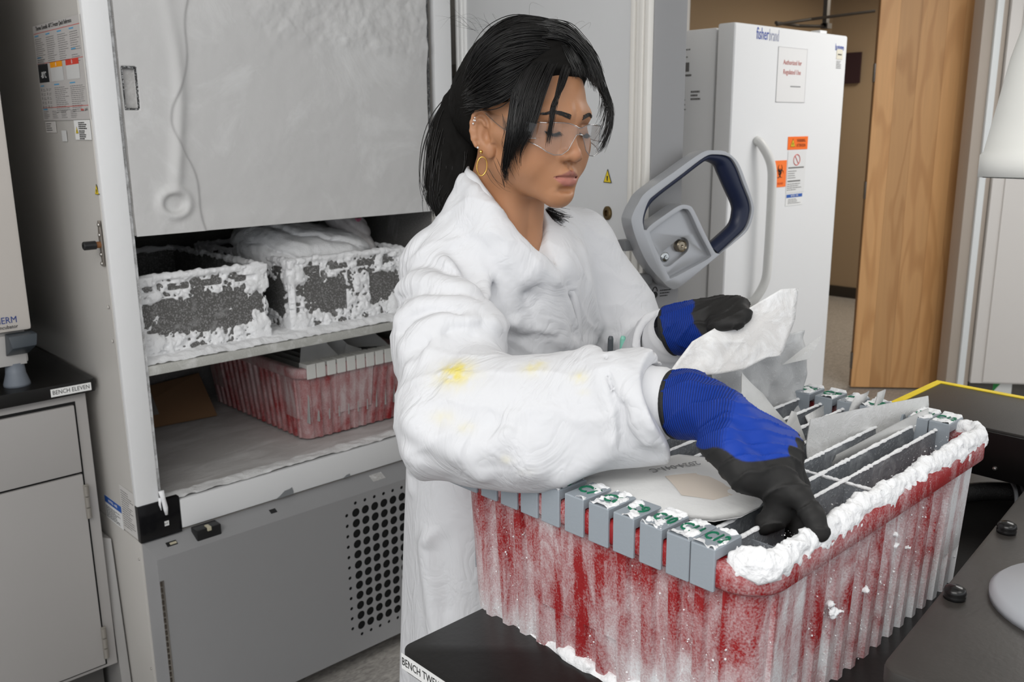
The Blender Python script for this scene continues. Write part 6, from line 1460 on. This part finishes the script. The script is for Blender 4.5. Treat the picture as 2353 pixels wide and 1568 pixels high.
def bd_r(v):
    # blue on the back of the hand, black coating wrapping up from the palm
    n = A(.245, .085, .966); q = v-A(.827, .520, 1.204); y = .520-v[:,1]
    lim = -.003+.0055*np.sin(y*95+2.2)*sstep(-.03, .0, y)
    kn = (v-A(.876, .485, 1.200)) @ A(.25, -.80, -.55)
    return np.minimum(q @ n-lim, .002+.004*np.sin(v[:,0]*260)-kn)
g_r = make_glove(RH, 'glove', bd_r, (.77, .38, 1.07), (.97, .66, 1.31), .036)
def bd_l(v):
    w = A(*LH['wr']); ax_ = A(*LH['middle'][0])-w; ax_ = ax_/np.linalg.norm(ax_); t = (v-w) @ ax_; return .016-t+.3*(v[:,2]-w[2])*0+.006*np.sin(v[:,0]*120)
g_l = make_glove(LH, 'glove', bd_l, (1.0, .63, 1.2), (1.16, .83, 1.34), .022, .0018, .92)
for H, g_, rr in ((RH, g_r, 1.0), (LH, g_l, .92)):
    a, b_ = Vector(H['band'][0]), Vector(H['band'][1]); w_ = (b_-a).normalized(); u_ = w_.orthogonal().normalized(); v_ = w_.cross(u_)
    pts = [tuple(a+w_*.002+(u_*math.cos(t)+v_*math.sin(t))*.0362*rr) for t in np.linspace(0, 2*PI, 49)[:-1]]
    B().tube(pts, .0048, 10, closed=True).obj('cuff_binding', mat('binding_black', (.012, .012, .012), .7, bump=.5, bscale=500), g_, smooth=True)
# ---- hair
def hair_line(y): 
    return np.interp(y, [-.2, -.055, -.030, -.012, .020, .050, .070, .090], [-.075, -.065, -.030, .040, .042, .056, .084, .092])
def cap(P):
    L = to_head(P)
    d = ell(L, (0, -.018, .0535), (.0815, .1035, .0985)); d = smin(d, ell(L, (.012, -.085, .035), (.045, .035, .045)), .03)
    g = hair_line(L[:,1])+.020*np.clip((L[:,0])/.06, -1, 1)**2*(L[:,1] > .03)-L[:,2]
    d = smax(d, g*.75, .010)
    d = smax(d, -(ell(L, (0, -.012, .04), (.068, .088, .08))), .002)
    st = np.arctan2(L[:,2]-.03, L[:,1]+.11)
    return d+.0006*(np.sin(st*95+5*fbm(L*18, 2)+L[:,0]*60))
me, v, F = net(cap, (.80, .80, 1.42), (1.04, 1.09, 1.72), .0022, 'hair')
hm = mat('black_hair', (.0065, .006, .0058), .33, spec=.45)
hair = obj('hair', me, mat('hair_base', (.006, .0055, .005), .75, spec=.12), per_)
def strands(name, guides, count, rad, jit, parent, seed, n=26, clump=0, thick3=0., taper=.75, wave=0.):
    r_ = random.Random(seed); gs = [np.array([tuple(p) for p in spline(g, n)]) for g in guides]; b_v = []; b_f = []
    for s_ in range(count):
        k = r_.random()*(len(gs)-1); i = min(int(k), len(gs)-2); t = k-i
        if clump: t = t+(round(t*clump)/clump-t)*.75
        p = gs[i]*(1-t)+gs[i+1]*t
        a = np.linspace(0, 1, n)[:, None]
        o1 = np.array([r_.gauss(0, 1) for _ in range(3)]); o2 = np.array([r_.gauss(0, 1) for _ in range(3)]); o3 = np.array([r_.gauss(0, 1) for _ in range(3)])
        p = p+o1*jit*(.4+.6*a)+o2*jit*1.3*a*a+o3*jit*.6*np.sin(a*PI*r_.uniform(1, 2.5))+np.array([[r_.uniform(-1, 1), r_.uniform(-1, 1), r_.uniform(-.4, .4)]])*thick3*np.sin(PI*(a*.9+.05))
        m_ = max(6, int(n*r_.uniform(taper, 1))); p = p[:m_]
        W_ = p @ HM.T+HO; base = len(b_v)
        w = np.empty_like(W_); w[1:-1] = W_[2:]-W_[:-2]; w[0] = W_[1]-W_[0]; w[-1] = W_[-1]-W_[-2]
        u_ = np.stack([w[:,1]*.93-w[:,2]*.2, w[:,2]*.3-w[:,0]*.93, w[:,0]*.2-w[:,1]*.3], 1); u_ /= np.sqrt((u_*u_).sum(1, keepdims=True))+1e-9
        w /= np.sqrt((w*w).sum(1, keepdims=True))+1e-9; v_ = np.stack([w[:,1]*u_[:,2]-w[:,2]*u_[:,1], w[:,2]*u_[:,0]-w[:,0]*u_[:,2], w[:,0]*u_[:,1]-w[:,1]*u_[:,0]], 1)
        q = np.arange(m_); rr = (rad*(1-.75*(q/(m_-1))**2)*np.minimum(1, .5+q/4))[:, None]
        V_ = np.stack([W_+(u_*math.cos(t_)+v_*math.sin(t_))*rr for t_ in (0, 2.094, 4.189)], 1).reshape(-1, 3); b_v += [tuple(r3) for r3 in V_.tolist()]
        for q in range(m_-1):
            for z in range(3): b_f.append((base+q*3+z, base+q*3+(z+1) % 3, base+q*3+3+(z+1) % 3, base+q*3+3+z))
    b = B(); b.v = b_v; b.f = b_f; b.mi = [0]*len(b_f)
    o = b.obj(name, hm, parent, smooth=True); o['kind'] = 'stuff'; return o
strands('hair_strands', HAIR['back'], 900, .0008, .0022, hair, 1, thick3=.004)
strands('bangs', HAIR['bang1'], 380, .00062, .0012, hair, 2, clump=4, taper=.82, thick3=.002)
strands('bangs', HAIR['bang2'], 150, .00060, .0012, hair, 12, clump=3, taper=.75, thick3=.002)
strands('bangs', HAIR['bang3'], 110, .00060, .0011, hair, 13, clump=2, taper=.80, thick3=.001)
strands('bangs', HAIR['front'], 330, .00065, .0012, hair, 14, taper=.85, thick3=.001, n=16)
strands('hair_strands', HAIR['fartop'], 380, .00075, .0020, hair, 15, taper=.85, thick3=.003)
strands('bangs', HAIR['wisp'], 26, .0003, .0015, hair, 16, taper=.8, n=16)
strands('bangs', HAIR['farbang'], 160, .0006, .0016, hair, 3, taper=.7, thick3=.002)
strands('ponytail', HAIR['tail'], 800, .0009, .0035, hair, 4, taper=.85, thick3=.016)
strands('ponytail', HAIR['tip'], 120, .0006, .0030, hair, 5, taper=.6, thick3=.006)
def pony(P):
    L = to_head(P); g = HAIR['tail']; d = None
    for j, rs in ((0, .010), (1, .020), (2, .018), (3, .016)):
        c_ = chain(L, g[j], [rs*f_ for f_ in np.interp(np.linspace(0, 1, len(g[j])), [0, .3, .75, 1], [1, 1.15, .9, .25])], .01); d = c_ if d is None else smin(d, c_, .012)
    return d+.0004*np.sin(np.arctan2(L[:,1]+.09, L[:,0]-.03)*40+3*fbm(L*30, 2))
me, v, F = net(pony, (.78, .93, 1.36), (.98, 1.12, 1.64), .0026, 'ponytail_core'); obj('ponytail', me, MATS['hair_base'], hair)
fly = [[(0.02+.05*math.cos(a), -.02+.08*math.sin(a), .135), (0.03+.07*math.cos(a), -.02+.11*math.sin(a), .150+.01*math.sin(3*a)), (0.03+.085*math.cos(a+.3), -.03+.13*math.sin(a+.2), .145)] for a in np.linspace(0, 6, 9)]
strands('flyaways', fly, 36, .00014, .006, hair, 6, n=14)
# brows and lashes
def tufts(name, lst, parent, rad):
    b = B()
    for p, q, r0 in lst:
        A0, C0 = from_head(p), from_head(q); mid = (A0+C0)/2; b.tube([tuple(A0), tuple(mid), tuple(C0)], [r0, r0*.8, r0*.2], 4)
    o = b.obj(name, hm, parent); o['kind'] = 'stuff'; return o
_gx = np.arange(-.056, .0571, .0015); _gz = np.arange(.002, .0471, .0015); _gy = np.linspace(.108, .050, 60)
_X, _Z, _Y = np.meshgrid(_gx, _gz, _gy, indexing='ij'); _D = head_sdf(np.stack([_X.ravel(), _Y.ravel(), _Z.ravel()], 1).astype(np.float32)).reshape(_X.shape)
_k = np.argmax(_D < 0, axis=2); _k = np.clip(_k, 1, 59); _i, _j = np.meshgrid(range(len(_gx)), range(len(_gz)), indexing='ij')
_d0, _d1 = _D[_i, _j, _k-1], _D[_i, _j, _k]; FACE = _gy[_k-1]+(_gy[_k]-_gy[_k-1])*np.clip(_d0/(_d0-_d1+1e-9), 0, 1)
def on_face(x, z, off=0.):
    """drop a head-local (x, z) onto the front of the face"""
    u = min(max((x+.056)/.0015, 0), len(_gx)-1.001); w = min(max((z-.002)/.0015, 0), len(_gz)-1.001); i, j = int(u), int(w); u -= i; w -= j
    y = FACE[i, j]*(1-u)*(1-w)+FACE[i+1, j]*u*(1-w)+FACE[i, j+1]*(1-u)*w+FACE[i+1, j+1]*u*w
    return (x, float(y)+off, z)
r_ = random.Random(5)
for s_ in (1, -1):
    l_ = []
    for i in range(230):
        t = r_.random(); x = .0115+.0365*t; z = .0335+.0050*math.sin(min(1, t*1.15)*PI*.62)-.008*max(0, t-.6)+r_.uniform(-1, 1)*(.0034*(1-.6*t)); p = on_face(s_*x, z, .0006); e = on_face(s_*(x+.0055), z+.0016*(1-1.8*t), .0012); l_.append((p, e, .00034))
    tufts('eyebrow', l_, body, .0003)
    l_ = []
    for i in range(34):
        t = i/33; x = .0195+.0235*t; z = .0128-.0028*math.sin(PI*t); p = on_face(s_*x, z, .0004); l_.append((p, (p[0]+s_*.0035*(t-.4), p[1]+.0065, p[2]-.0035), .0003))
    l_.append((on_face(s_*.0195, .0130, .0003), on_face(s_*.031, .0102, .0003), .0007)); l_.append((on_face(s_*.031, .0102, .0003), on_face(s_*.0435, .0130, .0003), .0008))
    tufts('eyelashes', l_, body, .0003)
# ---- safety glasses
def thin_glass(name, tint=(1, 1, 1), a=.10):
    m = bpy.data.materials.new(name); m.use_nodes = True; nt = m.node_tree; out = nt.nodes['Material Output']
    nt.nodes.remove(nt.nodes['Principled BSDF']); tr = nd(nt, 'ShaderNodeBsdfTransparent'); tr.inputs[0].default_value = (*tint, 1); gl_ = nd(nt, 'ShaderNodeBsdfGlossy'); gl_.inputs['Roughness'].default_value = .05
    fr0 = nd(nt, 'ShaderNodeLayerWeight'); fr = nd(nt, 'ShaderNodeMath', operation='POWER'); fr.inputs[1].default_value = 4; nt.links.new(fr0.outputs['Facing'], fr.inputs[0]); ad = nd(nt, 'ShaderNodeMath', operation='ADD'); ad.inputs[1].default_value = a; mx = nd(nt, 'ShaderNodeMixShader')
    nt.links.new(fr.outputs[0], ad.inputs[0]); nt.links.new(ad.outputs[0], mx.inputs[0]); nt.links.new(tr.outputs[0], mx.inputs[1]); nt.links.new(gl_.outputs[0], mx.inputs[2]); nt.links.new(mx.outputs[0], out.inputs[0]); return m
lensm = thin_glass('clear_lens', (.96, .965, .97), .065); edgem = thin_glass('lens_edge', (.80, .82, .84), .30)
gls = bpy.data.objects.new('safety_glasses', None); link(gls); gls.location = tuple(from_head((0, .09, .01))); WORLD_g = Matrix.Translation(gls.location); gls.parent = per_; gls.matrix_parent_inverse = WORLD[per_.name].inverted(); WORLD[gls.name] = WORLD_g
def gp_(x, z):
    ax_ = abs(x); y = .0985-.0055*(ax_/.04)**2-.030*max(0, ax_-.052)/.018*max(0, ax_-.052)/.018
    return from_head((x, y, z))
def ztop_(x): return .0240-.0035*math.exp(-(x/.012)**2)+.002*math.sin(min(1, abs(x)/.06)*PI)
def zbot_(x):
    ax_ = abs(x); return np.interp(ax_, [0, .006, .012, .018, .028, .040, .052, .066, .072], [.0125, .0115, .002, -.0085, -.0150, -.0160, -.0120, -.0010, .004])
xs_ = np.linspace(-.072, .072, 97); K = 12
b = B(); vs = [tuple(gp_(x, zbot_(x)+(ztop_(x)-zbot_(x))*k/K)) for k in range(K+1) for x in xs_]; nX = len(xs_)
b.add(vs, [(k*nX+i, k*nX+i+1, (k+1)*nX+i+1, (k+1)*nX+i) for k in range(K) for i in range(nX-1)]); b.obj('lens', lensm, gls, smooth=True)
ol = [tuple(gp_(x, ztop_(x))) for x in xs_]+[tuple(gp_(x, zbot_(x))) for x in reversed(xs_)]
B().tube(ol, .0008, 6, closed=True).obj('lens_rim', edgem, gls, smooth=True)
for s_ in (1, -1):
    T0 = [(s_*.0715, .088, .022), (s_*.0755, .060, .024), (s_*.0775, .020, .027), (s_*.0780, -.008, .033)]; B0 = [(s_*.0715, .088, .004), (s_*.0755, .060, .003), (s_*.0775, .028, .012), (s_*.0785, -.006, .028)]
    t_ = spline(T0, 20); q_ = spline(B0, 20); b = B(); b.loft([[tuple(from_head(p)) for p in t_], [tuple(from_head((p+q)/2+Vector((s_*.001, 0, 0)))) for p, q in zip(t_, q_)], [tuple(from_head(p)) for p in q_]], closed=False)
    o = b.obj('temple_arm', thin_glass('clear_temple', (.88, .89, .90), .05), gls, smooth=True)
    B().tube([tuple(from_head(p)) for p in q_], .0007, 5).obj('temple_edge', edgem, gls, smooth=True)
# ---- earrings on the visible ear
gold = mat('gold', (.75, .45, .12), .22, 1); dia = mat('pearl', (.8, .8, .8), .12, .4)
def ring_(c_, r_, tub, tilt): 
    return [tuple(from_head((c_[0]+r_*.55*math.cos(t)*math.sin(tilt), c_[1]+r_*.55*math.cos(t)*math.cos(tilt), c_[2]+r_*math.sin(t)))) for t in np.linspace(0, 2*PI, 33)[:-1]]
B().tube(ring_((.0815, .002, -.0425), 0.0125, .0009, -.93), .00105, 8, closed=True).obj('hoop_earring', gold, per_, smooth=True)
def stud(p_, r0, m_, nm):
    me_ = B().lathe([(0, -r0), (r0*.7, -r0*.7), (r0, 0), (r0*.7, r0*.7), (0, r0)], tuple(from_head(p_)), (0, 0, 1), 10).obj(nm, m_, per_, smooth=True)
for p_, r0, m_ in (((.0835, .0, -.0235), .0028, gold), ((.0855, -.0050, -.0185), .0016, dia), ((.0875, -.0150, .0165), .0014, dia), ((.0870, -.0165, .0120), .0014, dia), ((.0880, -.0130, .0200), .0013, dia), ((.0880, -.0120, .0165), .0013, dia)): stud(p_, r0, m_, 'ear_stud')
# pens in the coat pocket beside the far cuff
for dx, m_, lab in ((0, mat('pen_grey', (.08, .09, .10), .4), 'dark grey pen clipped in the coat pocket behind the sleeve'), (.014, mat('pen_mint', (.25, .60, .48), .4), 'mint green pen clipped in the coat pocket behind the sleeve')):
    c0 = Vector((1.078+dx, .922-dx*.95, 1.0)); o = B().lathe([(.0, 1.10-1.0), (.0045, .102), (.0045, .222), (.003, .226), (0, .226)], c0, (.02, -.02, 1), 12).obj('pen', m_, None); tag(o, lab, 'pen')
